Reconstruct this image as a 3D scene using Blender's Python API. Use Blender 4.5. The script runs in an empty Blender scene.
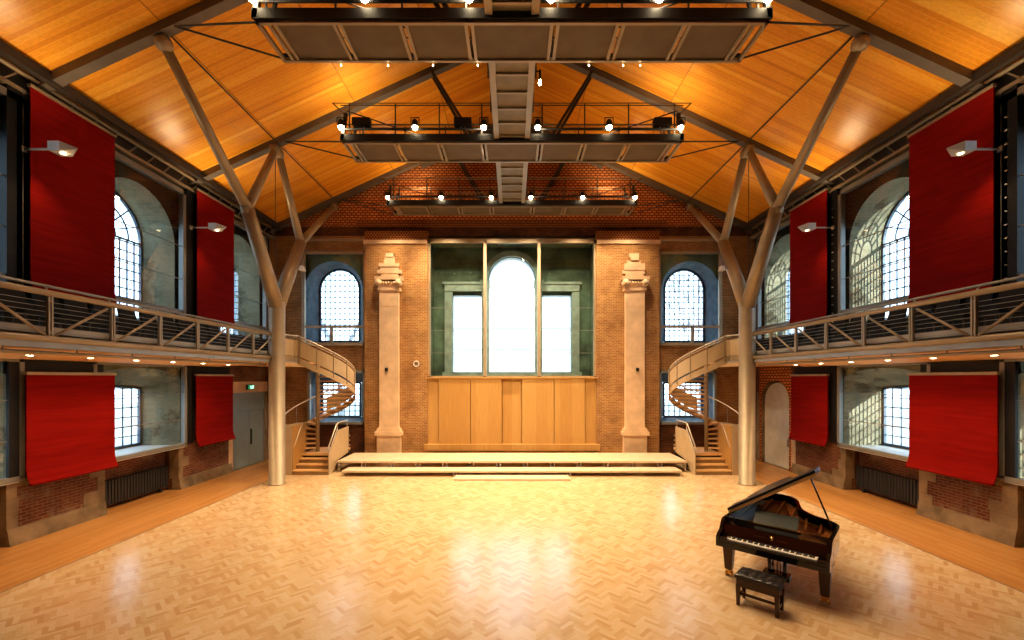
import bpy, bmesh, math, random
from mathutils import Vector, Matrix
random.seed(7)
PI = math.pi
C = bpy.context.scene.collection
SC = bpy.context.scene

# ------------------------------------------------------------------ materials
def new_mat(name):
    m = bpy.data.materials.new(name); m.use_nodes = True
    nt = m.node_tree
    return m, nt, nt.nodes['Principled BSDF'], nt.nodes['Material Output']

def N(nt, t, **kw):
    n = nt.nodes.new(t)
    for k, v in kw.items():
        if k.startswith('i_'):
            n.inputs[k[2:].replace('_', ' ')].default_value = v
        else:
            setattr(n, k, v)
    return n

def ramp(nt, stops, fac):
    r = nt.nodes.new('ShaderNodeValToRGB')
    e = r.color_ramp.elements
    while len(e) < len(stops): e.new(0.5)
    for i, (p, c) in enumerate(stops):
        e[i].position = p; e[i].color = (*c, 1)
    nt.links.new(fac, r.inputs[0])
    return r.outputs[0]

def math_(nt, op, a, b=None):
    n = nt.nodes.new('ShaderNodeMath'); n.operation = op
    for i, v in enumerate((a, b)):
        if v is None: continue
        if isinstance(v, (int, float)): n.inputs[i].default_value = v
        else: nt.links.new(v, n.inputs[i])
    return n.outputs[0]

def mix(nt, fac, a, b, mode='MIX'):
    n = nt.nodes.new('ShaderNodeMix'); n.data_type = 'RGBA'; n.blend_type = mode
    for i, v in ((0, fac), (6, a), (7, b)):
        if isinstance(v, (int, float)): n.inputs[i].default_value = v
        elif isinstance(v, tuple): n.inputs[i].default_value = (*v, 1)
        else: nt.links.new(v, n.inputs[i])
    return n.outputs[2]

def plain(name, col, rough=.5, metal=0., var=.12, vscale=3., bump=0., spec=.5, coat=0.):
    m, nt, b, o = new_mat(name)
    tc = N(nt, 'ShaderNodeTexCoord')
    nz = N(nt, 'ShaderNodeTexNoise'); nz.inputs['Scale'].default_value = vscale; nz.inputs['Detail'].default_value = 5
    nt.links.new(tc.outputs['Object'], nz.inputs['Vector'])
    lo = tuple(c * (1 - var) for c in col); hi = tuple(min(1, c * (1 + var)) for c in col)
    nt.links.new(ramp(nt, [(.3, lo), (.7, hi)], nz.outputs[0]), b.inputs['Base Color'])
    b.inputs['Roughness'].default_value = rough; b.inputs['Metallic'].default_value = metal
    b.inputs['Specular IOR Level'].default_value = spec
    b.inputs['Coat Weight'].default_value = coat
    if bump:
        bp = N(nt, 'ShaderNodeBump'); bp.inputs['Strength'].default_value = bump
        nt.links.new(nz.outputs[0], bp.inputs['Height']); nt.links.new(bp.outputs[0], b.inputs['Normal'])
    return m

def emis(name, col, s):
    m, nt, b, o = new_mat(name)
    b.inputs['Base Color'].default_value = (*col, 1)
    b.inputs['Emission Color'].default_value = (*col, 1); b.inputs['Emission Strength'].default_value = s
    return m

def brick(name, c1, c2, mort, stain=(.1, .07, .05), stain_amt=.5, w=.225, h=.075, m_size=.010, patch=None):
    m, nt, b, o = new_mat(name)
    uv = N(nt, 'ShaderNodeUVMap')
    br = N(nt, 'ShaderNodeTexBrick')
    br.inputs['Scale'].default_value = 1; br.inputs['Brick Width'].default_value = w
    br.inputs['Row Height'].default_value = h; br.inputs['Mortar Size'].default_value = m_size
    br.inputs['Color1'].default_value = (*c1, 1); br.inputs['Color2'].default_value = (*c2, 1)
    br.inputs['Mortar'].default_value = (*mort, 1)
    nt.links.new(uv.outputs[0], br.inputs['Vector'])
    nz = N(nt, 'ShaderNodeTexNoise'); nz.inputs['Scale'].default_value = .9; nz.inputs['Detail'].default_value = 6; nz.inputs['Roughness'].default_value = .65
    nt.links.new(uv.outputs[0], nz.inputs['Vector'])
    f = ramp(nt, [(.42, (0, 0, 0)), (.68, (1, 1, 1))], nz.outputs[0])
    col = mix(nt, math_(nt, 'MULTIPLY', f, stain_amt), br.outputs[0], stain)
    if patch:
        n2 = N(nt, 'ShaderNodeTexNoise'); n2.inputs['Scale'].default_value = .7; n2.inputs['Detail'].default_value = 8; n2.inputs['Roughness'].default_value = .7
        mp = N(nt, 'ShaderNodeMapping'); mp.inputs['Location'].default_value = (13, 7, 3)
        nt.links.new(uv.outputs[0], mp.inputs[0]); nt.links.new(mp.outputs[0], n2.inputs['Vector'])
        f2 = ramp(nt, [(.55, (0, 0, 0)), (.62, (1, 1, 1))], n2.outputs[0])
        col = mix(nt, math_(nt, 'MULTIPLY', f2, .8), col, patch)
    nt.links.new(col, b.inputs['Base Color'])
    b.inputs['Roughness'].default_value = .9; b.inputs['Specular IOR Level'].default_value = .15
    bp = N(nt, 'ShaderNodeBump'); bp.inputs['Strength'].default_value = .4; bp.inputs['Distance'].default_value = .01
    bp.invert = True
    nt.links.new(br.outputs['Fac'], bp.inputs['Height']); nt.links.new(bp.outputs[0], b.inputs['Normal'])
    return m

def boards(name, stops, axis_w, board, axis_l, length, rough, grain=True, groove=.06, spec=.5, groove_col=(.10, .03, .005), groove_amt=.45):
    """planks: random tone per board; axis_w is counted across the boards, axis_l along them (object space)"""
    m, nt, b, o = new_mat(name)
    tc = N(nt, 'ShaderNodeTexCoord'); sp = N(nt, 'ShaderNodeSeparateXYZ')
    nt.links.new(tc.outputs['Object'], sp.inputs[0])
    w = math_(nt, 'DIVIDE', sp.outputs[axis_w], board); wi = math_(nt, 'FLOOR', w)
    l = math_(nt, 'DIVIDE', sp.outputs[axis_l], length)
    li = math_(nt, 'FLOOR', l)
    cb = N(nt, 'ShaderNodeCombineXYZ'); nt.links.new(wi, cb.inputs[0]); nt.links.new(li, cb.inputs[1])
    wn = N(nt, 'ShaderNodeTexWhiteNoise'); nt.links.new(cb.outputs[0], wn.inputs['Vector'])
    # large block tone
    cb2 = N(nt, 'ShaderNodeCombineXYZ'); nt.links.new(math_(nt, 'FLOOR', math_(nt, 'DIVIDE', w, 10)), cb2.inputs[0]); nt.links.new(li, cb2.inputs[1])
    wn2 = N(nt, 'ShaderNodeTexWhiteNoise'); nt.links.new(cb2.outputs[0], wn2.inputs['Vector'])
    fac = math_(nt, 'ADD', math_(nt, 'MULTIPLY', wn.outputs[0], .6), math_(nt, 'MULTIPLY', wn2.outputs[0], .4))
    col = ramp(nt, stops, fac)
    if grain:
        mp = N(nt, 'ShaderNodeMapping'); sc = [25., 25., 25.]; sc[axis_l] = 1.2; mp.inputs['Scale'].default_value = sc
        nt.links.new(tc.outputs['Object'], mp.inputs[0])
        nz = N(nt, 'ShaderNodeTexNoise'); nz.inputs['Scale'].default_value = 1; nz.inputs['Detail'].default_value = 3
        nt.links.new(mp.outputs[0], nz.inputs['Vector'])
        g = ramp(nt, [(.3, (.82, .80, .78)), (.7, (1.08, 1.08, 1.08))], nz.outputs[0])
        col = mix(nt, .6, col, g, 'MULTIPLY')
    if groove:
        fr = math_(nt, 'FRACT', w)
        gv = math_(nt, 'LESS_THAN', fr, groove)
        fl = math_(nt, 'LESS_THAN', math_(nt, 'FRACT', l), .012)
        col = mix(nt, math_(nt, 'MULTIPLY', gv, groove_amt), col, groove_col)
        col = mix(nt, math_(nt, 'MULTIPLY', fl, .5), col, (.12, .04, .006))
    nt.links.new(col, b.inputs['Base Color'])
    b.inputs['Roughness'].default_value = rough
    b.inputs['Specular IOR Level'].default_value = spec
    return m

def island_wood(name, stops, rough):
    m, nt, b, o = new_mat(name)
    ge = N(nt, 'ShaderNodeNewGeometry'); tc = N(nt, 'ShaderNodeTexCoord')
    nz = N(nt, 'ShaderNodeTexNoise'); nz.inputs['Scale'].default_value = .35; nz.inputs['Detail'].default_value = 4
    nt.links.new(tc.outputs['Object'], nz.inputs['Vector'])
    n2 = N(nt, 'ShaderNodeTexNoise'); n2.inputs['Scale'].default_value = 30; n2.inputs['Detail'].default_value = 3
    nt.links.new(tc.outputs['Object'], n2.inputs['Vector'])
    f = math_(nt, 'ADD', math_(nt, 'MULTIPLY', ge.outputs['Random Per Island'], .75), math_(nt, 'MULTIPLY', nz.outputs[0], .35))
    col = ramp(nt, stops, f)
    col = mix(nt, .35, col, ramp(nt, [(.3, (.8, .8, .8)), (.7, (1.1, 1.1, 1.1))], n2.outputs[0]), 'MULTIPLY')
    nt.links.new(col, b.inputs['Base Color'])
    b.inputs['Roughness'].default_value = rough
    return m

def glass_mat(name, tint, fres=1.45, rough=.0, gain=1.0):
    m, nt, b, o = new_mat(name)
    nt.nodes.remove(b)
    t = N(nt, 'ShaderNodeBsdfTransparent'); t.inputs[0].default_value = (*tint, 1)
    g = N(nt, 'ShaderNodeBsdfGlossy'); g.inputs['Roughness'].default_value = rough; g.inputs[0].default_value = (.9, .95, 1, 1)
    f = N(nt, 'ShaderNodeLayerWeight'); f.inputs[0].default_value = .5
    mx = N(nt, 'ShaderNodeMixShader')
    nt.links.new(math_(nt, 'ADD', math_(nt, 'MULTIPLY', math_(nt, 'POWER', f.outputs['Facing'], 3.), gain * .75), .075 * gain), mx.inputs[0])
    nt.links.new(t.outputs[0], mx.inputs[1]); nt.links.new(g.outputs[0], mx.inputs[2])
    nt.links.new(mx.outputs[0], o.inputs[0])
    return m

M = {}
M['brick_back'] = brick('brick_amber', (.33, .155, .06), (.46, .25, .10), (.50, .37, .20), (.17, .085, .04), .6)
M['brick_gable'] = brick('brick_gable', (.80, .35, .12), (.62, .24, .08), (.20, .07, .028), (.26, .09, .035), .45, w=.21, h=.115, m_size=.028)
M['brick_soot_recess'] = brick('brick_soot_recess', (.12, .05, .03), (.20, .08, .04), (.16, .09, .05), (.05, .03, .02), .8)
M['brick_dentil'] = brick('brick_dentil', (.55, .25, .09), (.48, .20, .07), (.12, .05, .02), (.25, .1, .04), .3, w=.13, h=.085, m_size=.022)
M['brick_side'] = brick('brick_side', (.17, .055, .030), (.23, .095, .055), (.27, .20, .14), (.05, .032, .024), .75, patch=(.25, .19, .13))
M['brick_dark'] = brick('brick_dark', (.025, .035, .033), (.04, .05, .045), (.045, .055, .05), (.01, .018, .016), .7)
M['stone'] = plain('stone', (.27, .21, .14), .85, var=.35, vscale=2.2, bump=.3, spec=.2)
M['stone_pale'] = plain('stone_pale', (.68, .51, .35), .8, var=.15, vscale=2.0, bump=.25, spec=.2)
M['plaster'] = brick('reveal_plaster', (.30, .28, .19), (.37, .34, .23), (.36, .34, .25), (.14, .13, .08), .7, patch=(.10, .08, .05))
M['plaster_daylit'] = plain('plaster_daylight_tint', (.20, .29, .37), .85, var=.25)  # blue of the daylight on the reveals is put into the plaster colour
M['niche'] = plain('niche_green', (.15, .21, .15), .85, var=.5, vscale=1.2)
M['white_paint'] = plain('white_paint', (.70, .72, .72), .6, var=.04)
M['ceiling'] = boards('ceiling_boards', [(.15, (.66, .26, .022)), (.45, (.76, .33, .03)), (.7, (.80, .37, .036)), (.95, (.90, .52, .09))], 1, .115, 0, 2.72, .30, groove=.10, spec=.4, groove_col=(.95, .60, .14), groove_amt=.38)
M['parquet'] = island_wood('parquet_blocks', [(.05, (.52, .325, .155)), (.35, (.62, .44, .245)), (.65, (.67, .50, .30)), (1, (.70, .56, .37))], .21)
M['plank'] = island_wood('border_planks', [(.05, (.42, .20, .06)), (.5, (.52, .27, .09)), (1, (.60, .34, .13))], .3)
M['panel_wood'] = boards('panel_wood', [(.1, (.47, .27, .09)), (.5, (.53, .32, .115)), (.9, (.58, .37, .15))], 0, .55, 2, 8., .42, groove=0)
M['oak'] = plain('oak', (.70, .46, .22), .45, var=.12, vscale=6)
M['deck_wood'] = plain('deck_wood', (.66, .53, .38), .42, var=.08, vscale=4)
M['steel'] = plain('painted_steel', (.36, .295, .205), .42, .25, var=.07)
M['steel_grey'] = plain('grey_steel', (.33, .34, .33), .45, .3, var=.08)
M['steel_dark'] = plain('dark_steel', (.075, .065, .058), .5, .3, var=.1)
M['rafter'] = plain('rafter_steel', (.16, .14, .12), .5, .3, var=.1)
M['black'] = plain('black_paint', (.012, .012, .014), .6, var=.2)
M['frame_grey'] = plain('window_frame_grey', (.30, .31, .30), .45, .3, var=.06)
M['frame_tan'] = plain('window_frame_tan', (.42, .35, .25), .45, .3, var=.06)
M['lattice'] = plain('lattice_iron', (.10, .14, .19), .5, .3, var=.1)
M['red'] = None
M['glass'] = glass_mat('secondary_glass', (.80, .90, .93), 1.45, 0, 1.2)
M['glass_out'] = glass_mat('leaded_glass', (.93, .96, 1.0), 1.3, .05, .5)
M['soffit'] = plain('soffit', (.85, .58, .30), .55, var=.05)
M['kerb'] = plain('kerb', (.46, .45, .42), .55, var=.06)
M['mesh_panel'] = plain('mesh_panel', (.17, .13, .08), .7, .2, var=.10, vscale=2)
M['door_grey'] = plain('door_grey', (.26, .34, .385), .5, var=.05)
M['radiator'] = plain('radiator_grey', (.045, .05, .06), .5, .1, var=.08)
M['lacquer'] = plain('black_lacquer', (.006, .005, .005), .08, var=.1, coat=.6)
M['lacquer_brown'] = plain('brown_lacquer', (.05, .016, .007), .2, var=.15, coat=.2)
M['lid'] = plain('lid_black', (.008, .006, .005), .3, var=.1, spec=.25)
M['gold'] = plain('gold_plate', (.62, .34, .08), .3, .9, var=.2)
M['soundboard'] = plain('soundboard', (.50, .19, .05), .3, var=.25, vscale=7)
M['brass'] = plain('brass', (.80, .52, .18), .25, 1., var=.1)
M['ivory'] = plain('ivory', (.86, .84, .78), .3, var=.02)
M['leather'] = plain('black_leather', (.022, .022, .024), .28, var=.2, vscale=9, bump=.1)
M['chrome'] = plain('chrome', (.75, .75, .76), .25, .9, var=.03)
M['white_rail'] = plain('white_rail', (.66, .60, .50), .35, .3, var=.03)
M['stair_panel'] = plain('stair_panel', (.50, .39, .25), .5, .1, var=.06)
M['chair'] = plain('chair_fabric', (.012, .013, .018), .8, var=.2)
M['felt'] = plain('felt', (.022, .032, .028), .55, var=.3)
M['bulb'] = emis('lit_lamp', (1, .80, .50), 60)
M['bulb_soft'] = emis('lit_downlight', (1, .82, .55), 25)
M['sconce_lens'] = emis('sconce_lens', (1, .72, .38), 6)
M['exit_green'] = emis('exit_green', (.02, .30, .14), .7)
M['exit_white'] = emis('exit_white', (.75, .95, .85), 2.2)
M['ground'] = plain('pale_ground', (.42, .44, .40), .9, var=.2, vscale=.5)
M['bark'] = plain('bark', (.55, .56, .60), .9, var=.2)

def red_mat():
    m, nt, b, o = new_mat('red_fabric')
    tc = N(nt, 'ShaderNodeTexCoord')
    mp = N(nt, 'ShaderNodeMapping'); mp.inputs['Scale'].default_value = (1, .6, 9)
    nt.links.new(tc.outputs['Object'], mp.inputs[0])
    nz = N(nt, 'ShaderNodeTexNoise'); nz.inputs['Scale'].default_value = 1.2; nz.inputs['Detail'].default_value = 4
    nt.links.new(mp.outputs[0], nz.inputs['Vector'])
    nt.links.new(ramp(nt, [(.3, (.22, .006, .004)), (.7, (.29, .010, .005))], nz.outputs[0]), b.inputs['Base Color'])
    b.inputs['Roughness'].default_value = .85; b.inputs['Specular IOR Level'].default_value = .12
    bp = N(nt, 'ShaderNodeBump'); bp.inputs['Strength'].default_value = .15
    nt.links.new(nz.outputs[0], bp.inputs['Height']); nt.links.new(bp.outputs[0], b.inputs['Normal'])
    return m
M['red'] = red_mat()

# ------------------------------------------------------------------ mesh builder
class MB:
    def __init__(s):
        s.bm = bmesh.new(); s.mats = []; s.mi = 0
    def mat(s, m):
        if m not in s.mats: s.mats.append(m)
        s.mi = s.mats.index(m); return s
    def face(s, pts):
        vs = [s.bm.verts.new(p) for p in pts]
        f = s.bm.faces.new(vs); f.material_index = s.mi; return f
    def hexa(s, p):   # 8 pts: bottom loop 0-3, top loop 4-7
        v = [s.bm.verts.new(q) for q in p]
        for idx in ((3, 2, 1, 0), (4, 5, 6, 7), (0, 1, 5, 4), (1, 2, 6, 5), (2, 3, 7, 6), (3, 0, 4, 7)):
            f = s.bm.faces.new([v[i] for i in idx]); f.material_index = s.mi
        return s
    def box(s, x0, x1, y0, y1, z0, z1):
        x0, x1 = sorted((x0, x1)); y0, y1 = sorted((y0, y1)); z0, z1 = sorted((z0, z1))
        return s.hexa([(x0, y0, z0), (x1, y0, z0), (x1, y1, z0), (x0, y1, z0), (x0, y0, z1), (x1, y0, z1), (x1, y1, z1), (x0, y1, z1)])
    def bar(s, p, q, w, h, up=(0, 0, 1)):
        p = Vector(p); q = Vector(q); d = (q - p).normalized(); u = Vector(up)
        if abs(d.dot(u)) > .98: u = Vector((0, 1, 0))
        a = d.cross(u).normalized() * (w / 2); b = a.cross(d).normalized() * (h / 2)
        return s.hexa([p - a - b, p + a - b, p + a + b, p - a + b, q - a - b, q + a - b, q + a + b, q - a + b])
    def tube(s, p, q, r, r2=None, n=10, cap=True):
        return s.path([p, q], r, r2, n, cap)
    def path(s, pts, r, r2=None, n=8, cap=True, closed=False):
        pts = [Vector(p) for p in pts]; r2 = r if r2 is None else r2
        k = len(pts); rings = []; up = None
        for i, p in enumerate(pts):
            if closed: d = pts[(i + 1) % k] - pts[i - 1]
            else: d = pts[min(i + 1, k - 1)] - pts[max(i - 1, 0)]
            d.normalize()
            if up is None:
                up = Vector((0, 0, 1)) if abs(d.z) < .9 else Vector((0, 1, 0))
            a = d.cross(up)
            if a.length < 1e-4: a = d.cross(Vector((1, 0, 0)))
            a.normalize(); b = a.cross(d).normalized(); up = b
            rr = r + (r2 - r) * i / max(1, k - 1)
            rings.append([s.bm.verts.new(p + (a * math.cos(t) + b * math.sin(t)) * rr) for t in [2 * PI * j / n for j in range(n)]])
        for i in range(k if closed else k - 1):
            A, B = rings[i], rings[(i + 1) % k]
            for j in range(n):
                f = s.bm.faces.new((A[j], A[(j + 1) % n], B[(j + 1) % n], B[j])); f.material_index = s.mi; f.smooth = True
        if cap and not closed:
            for rg in (rings[0], rings[-1]):
                f = s.bm.faces.new(rg); f.material_index = s.mi
        return s
    def lathe(s, o, prof, n=16, axis='z'):
        o = Vector(o); rings = []
        for (r, h) in prof:
            ring = []
            for j in range(n):
                t = 2 * PI * j / n
                v = Vector((r * math.cos(t), r * math.sin(t), h))
                if axis == 'x': v = Vector((v.z, v.x, v.y))
                if axis == 'y': v = Vector((v.y, v.z, v.x))
                ring.append(s.bm.verts.new(o + v))
            rings.append(ring)
        for A, B in zip(rings, rings[1:]):
            for j in range(n):
                f = s.bm.faces.new((A[j], A[(j + 1) % n], B[(j + 1) % n], B[j])); f.material_index = s.mi; f.smooth = True
        for rg in (rings[0], rings[-1]):
            f = s.bm.faces.new(rg); f.material_index = s.mi
        return s
    def prism(s, poly, F, d):   # poly in (u,v); F(u,v,n)
        a = [s.bm.verts.new(F(u, v, 0)) for u, v in poly]; b = [s.bm.verts.new(F(u, v, d)) for u, v in poly]
        k = len(poly)
        f = s.bm.faces.new(a); f.material_index = s.mi
        f = s.bm.faces.new(b[::-1]); f.material_index = s.mi
        for i in range(k):
            f = s.bm.faces.new((a[i], b[i], b[(i + 1) % k], a[(i + 1) % k])); f.material_index = s.mi
        return s
    def build(s, name, mat=None, parent=None, bevel=0., smooth=False):
        bm = s.bm
        if bevel:
            bmesh.ops.bevel(bm, geom=[e for e in bm.edges if len(e.link_faces) == 2 and e.calc_face_angle(0) > .6], offset=bevel, segments=2, affect='EDGES', clamp_overlap=True)
        bmesh.ops.recalc_face_normals(bm, faces=bm.faces)
        uv = bm.loops.layers.uv.new('UVMap')
        for f in bm.faces:
            n = f.normal; ax = max(range(3), key=lambda i: abs(n[i]))
            for l in f.loops:
                c = l.vert.co
                l[uv].uv = (c.y, c.z) if ax == 0 else ((c.x, c.z) if ax == 1 else (c.x, c.y))
            if smooth: f.smooth = True
        me = bpy.data.meshes.new(name); bm.to_mesh(me); bm.free()
        for m in ([mat] if mat and not s.mats else s.mats): me.materials.append(m)
        o = bpy.data.objects.new(name, me); C.objects.link(o)
        if parent: o.parent = parent
        return o

def tag(o, label, cat, group=None, kind=None):
    o['label'] = label; o['category'] = cat
    if group: o['group'] = group
    if kind: o['kind'] = kind
    return o
def thing(name, label, cat, loc=(0, 0, 0), rotz=0, group=None):
    o = bpy.data.objects.new(name, None); C.objects.link(o)
    o.empty_display_size = .2
    o.location = loc; o.rotation_euler = (0, 0, rotz)
    return tag(o, label, cat, group)
def struct(o, label=None, cat=None):
    o['kind'] = 'structure'
    if label: o['label'] = label
    if cat: o['category'] = cat
    return o
def dup(root, loc, rotz=None, label=None):
    r = root.copy(); C.objects.link(r); r.location = loc
    if rotz is not None: r.rotation_euler = (0, 0, rotz)
    if label: r['label'] = label
    for ch in list(root.children):
        c = ch.copy(); C.objects.link(c); c.parent = r
        for g in ch.children:
            d = g.copy(); C.objects.link(d); d.parent = c
    return r
def light(name, kind, loc, power, col, radius=.1, target=None, size=None, blend=.6):
    l = bpy.data.lights.new(name, kind); l.energy = power; l.color = col
    if kind in ('POINT', 'SPOT'): l.shadow_soft_size = radius
    if kind == 'SPOT':
        l.spot_size = math.radians(size or 90); l.spot_blend = blend
    o = bpy.data.objects.new(name, l); C.objects.link(o); o.location = loc
    if target is not None:
        d = Vector(target) - Vector(loc); o.rotation_euler = d.to_track_quat('-Z', 'Y').to_euler()
    return o
SIDE = {-1: 'left', 1: 'right'}
WARM = (1., .66, .34)

# ------------------------------------------------------------------ layout numbers
WX = 11.05            # face of the side piers
BY = 20.0             # back wall
BAYS = [8.1, 12.95, 17.8]
RAFT_Y = [10.05, 14.9, 19.72]
def rz(x): return 10.42 + .46 * (11.0 - abs(x))      # underside of the rafters

# ------------------------------------------------------------------ floor
def make_floor():
    mb = MB().mat(M['parquet'])
    W = .066; n = 4; bm = mb.bm
    ca = math.cos(PI / 4); R = int(30 / W)
    lim = 8.8
    def add(x0, y0, x1, y1):
        pts = [(x0, y0), (x1, y0), (x1, y1), (x0, y1)]
        P = [((x * ca - y * ca) * W, (x * ca + y * ca) * W + 8) for x, y in pts]
        xs = [p[0] for p in P]; ys = [p[1] for p in P]
        if max(xs) < -lim or min(xs) > lim or max(ys) < -4 or min(ys) > 20.6: return
        vs = [bm.verts.new((p[0], p[1], 0)) for p in P]
        bm.faces.new(vs)
    for x in range(-R, R):
        for y in range(-R, R):
            cx = (x - y) * ca * W; cy = (x + y) * ca * W + 8
            if abs(cx) > lim + .6 or cy < -4.6 or cy > 21.2: continue
            d = (x - y) % (2 * n)
            if d == 0: add(x, y, x + n, y + 1)
            elif d == 2 * n - 1: add(x, y, x + 1, y + n)
    for co, no in (((lim, 0, 0), (1, 0, 0)), ((-lim, 0, 0), (-1, 0, 0)), ((0, -4, 0), (0, -1, 0)), ((0, 20.6, 0), (0, 1, 0))):
        bmesh.ops.bisect_plane(bm, geom=bm.verts[:] + bm.edges[:] + bm.faces[:], plane_co=co, plane_no=no, clear_outer=True)
    rnd = random.Random(3)
    mb.mat(M['plank'])
    for s in (-1, 1):
        k = 0
        x = lim + .03
        while x < 11.7:
            y = -4 - rnd.random() * 2
            while y < 20.6:
                L = 1.2 + rnd.random() * 1.4
                y0 = max(-4, y); y1 = min(20.6, y + L)
                if y1 > y0: mb.face([(s * x, y0, 0), (s * (x + .11), y0, 0), (s * (x + .11), y1, 0), (s * x, y1, 0)])
                y += L
            x += .11
    mb.mat(M['rafter'])
    for s in (-1, 1): mb.face([(s * lim, -4, 0), (s * (lim + .03), -4, 0), (s * (lim + .03), 20.6, 0), (s * lim, 20.6, 0)])
    mb.box(-12.6, 12.6, -4.2, 21, -.3, -.004)
    return struct(mb.build('floor'), 'pale parquet floor laid in herringbone blocks with plank borders', 'floor')
make_floor()

# ------------------------------------------------------------------ ceiling (two timber slopes)
def make_ceiling():
    mb = MB().mat(M['ceiling'])
    off = .22
    for s in (-1, 1):
        X0, X1 = 12.7, 0
        z0 = rz(X0) + off; z1 = rz(0) + off
        p = [(s * X0, -4.2, z0), (s * X1, -4.2, z1), (s * X1, 20.8, z1), (s * X0, 20.8, z0)]
        mb.hexa([*p, *[(a, b, c + .2) for a, b, c in p]])
    return struct(mb.build('ceiling'), 'orange varnished timber board ceiling in two pitched slopes', 'ceiling')
make_ceiling()

# ------------------------------------------------------------------ walls
def arch_pts(c, hw, vsp, rise, n=20):
    return [(c + hw * math.cos(t), vsp + rise * math.sin(t)) for t in [PI * i / n for i in range(n + 1)]]
def arch_wall(mb, F, u0, u1, v0, v1, c, hw, vs, vsp, rise, depth, m_front, m_reveal, back=True, inner=None):
    P = arch_pts(c, hw, vsp, rise)
    loop = [(c + hw, vs)] + P + [(c - hw, vs)]
    for n_ in ((0, depth) if back else (0,)):
        mb.mat(m_front)
        q = lambda a, b, cc, d: mb.face([F(*a, n_), F(*b, n_), F(*cc, n_), F(*d, n_)])
        if c - hw > u0: q((u0, v0), (c - hw, v0), (c - hw, v1), (u0, v1))
        if u1 > c + hw: q((c + hw, v0), (u1, v0), (u1, v1), (c + hw, v1))
        if vs > v0: q((c - hw, v0), (c + hw, v0), (c + hw, vs), (c - hw, vs))
        for a, b in zip(P, P[1:]):
            q(a, (a[0], v1), (b[0], v1), b)
    mb.mat(m_reveal)
    k = len(loop)
    if inner:
        c2, hw2, vs2, vsp2, rise2 = inner
        loop2 = [(c2 + hw2, vs2)] + arch_pts(c2, hw2, vsp2, rise2) + [(c2 - hw2, vs2)]
    for i in range(k):
        a, b = loop[i], loop[(i + 1) % k]
        a2, b2 = (loop2[i], loop2[(i + 1) % k]) if inner else (a, b)
        mb.face([F(*a, 0), F(*b, 0), F(*b2, depth), F(*a2, depth)])

def side_wall(s):
    mb = MB()
    FU = lambda u, v, n: (s * (11.3 + n), u, v)
    for c in BAYS:
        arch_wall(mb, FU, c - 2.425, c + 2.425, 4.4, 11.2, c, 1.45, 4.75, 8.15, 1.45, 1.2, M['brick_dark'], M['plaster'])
        FL = lambda u, v, n: (s * (11.5 + n), u, v)
        if c < 17:
            mb.mat(M['brick_side']).box(s * 11.5, s * 12.5, c - 1.3, c + 1.3, 0, 1.36)
            FL2 = lambda u, v, n: (s * (11.16 + n), u, v)
            arch_wall(mb, FL2, c - 1.62, c + 1.62, 1.4, 4.4, c, 1.52, 1.41, 3.62, .38, 1.3, M['plaster'], M['plaster'], inner=(c, 1.45, 1.41, 3.36, .11))
    mb.mat(M['brick_side'])
    # piers between the recesses, lower storey
    edges = [-4.0]
    for c in BAYS[:2]: edges += [c - 1.3, c + 1.3]
    edges.append(16.95)
    for i in range(0, len(edges), 2):
        lo = -4.0 if i == 0 else edges[i] + .32
        hi = edges[i + 1] if i == len(edges) - 2 else edges[i + 1] - .32
        mb.box(s * WX, s * 12.5, edges[i], edges[i + 1], 0, 1.40); mb.box(s * WX, s * 12.5, lo, hi, 1.40, 4.4)
    # around the doorway
    mb.box(s * WX, s * 12.5, 16.95, 20.6, 3.55, 4.4) if s < 0 else mb.box(s * (WX + .05), s * 12.5, 16.95, 20.6, 3.75, 4.4)
    mb.box(s * WX, s * 12.5, 19.25, 20.6, 0, 3.75)
    mb.box(s * 11.6, s * 12.5, 16.95, 19.25, 0, 3.75)
    if s > 0:   # arched brick head over the right-hand doorway
        Fd = lambda u, v, n: (s * (WX + n), u, v)
        arch_wall(mb, Fd, 17.0, 19.2, 0, 4.4, 18.1, .95, .01, 2.75, .85, .5, M['brick_gable'], M['stone'], back=False)
    # near stretch
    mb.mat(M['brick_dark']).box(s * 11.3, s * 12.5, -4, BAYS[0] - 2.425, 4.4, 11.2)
    mb.mat(M['stone'])
    rnd = random.Random(5 + s)
    for c in BAYS[:2]:      # stone quoins beside the recesses
        for e, dr in ((c - 1.3, -1), (c + 1.3, 1)):
            z = .36
            while z < 1.42:
                h = .22 + rnd.random() * .16; L = .18 + rnd.random() ** 2 * .6
                mb.box(s * (WX - .012), s * (WX + .3), e - dr * .012, e + dr * L, z, min(z + h, 1.44)); z += h + .008
    if s < 0: mb.mat(M['stone_pale']).box(s * (WX - .015), s * (WX + .2), 16.75, 19.4, 3.1, 3.55)
    mb.mat(M['stone_pale']).box(s * (WX - .015), s * (WX + .2), 16.75, 17.0, 0, 3.1)
    mb.mat(M['stone']).box(s * (WX - .015), s * (WX + .2), 19.2, 19.4, 0, 3.1)
    o = mb.build('wall_' + SIDE[s])
    return struct(o, 'weathered brick side wall on the %s with stone piers' % SIDE[s], 'wall')
for s in (-1, 1): side_wall(s)

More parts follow.
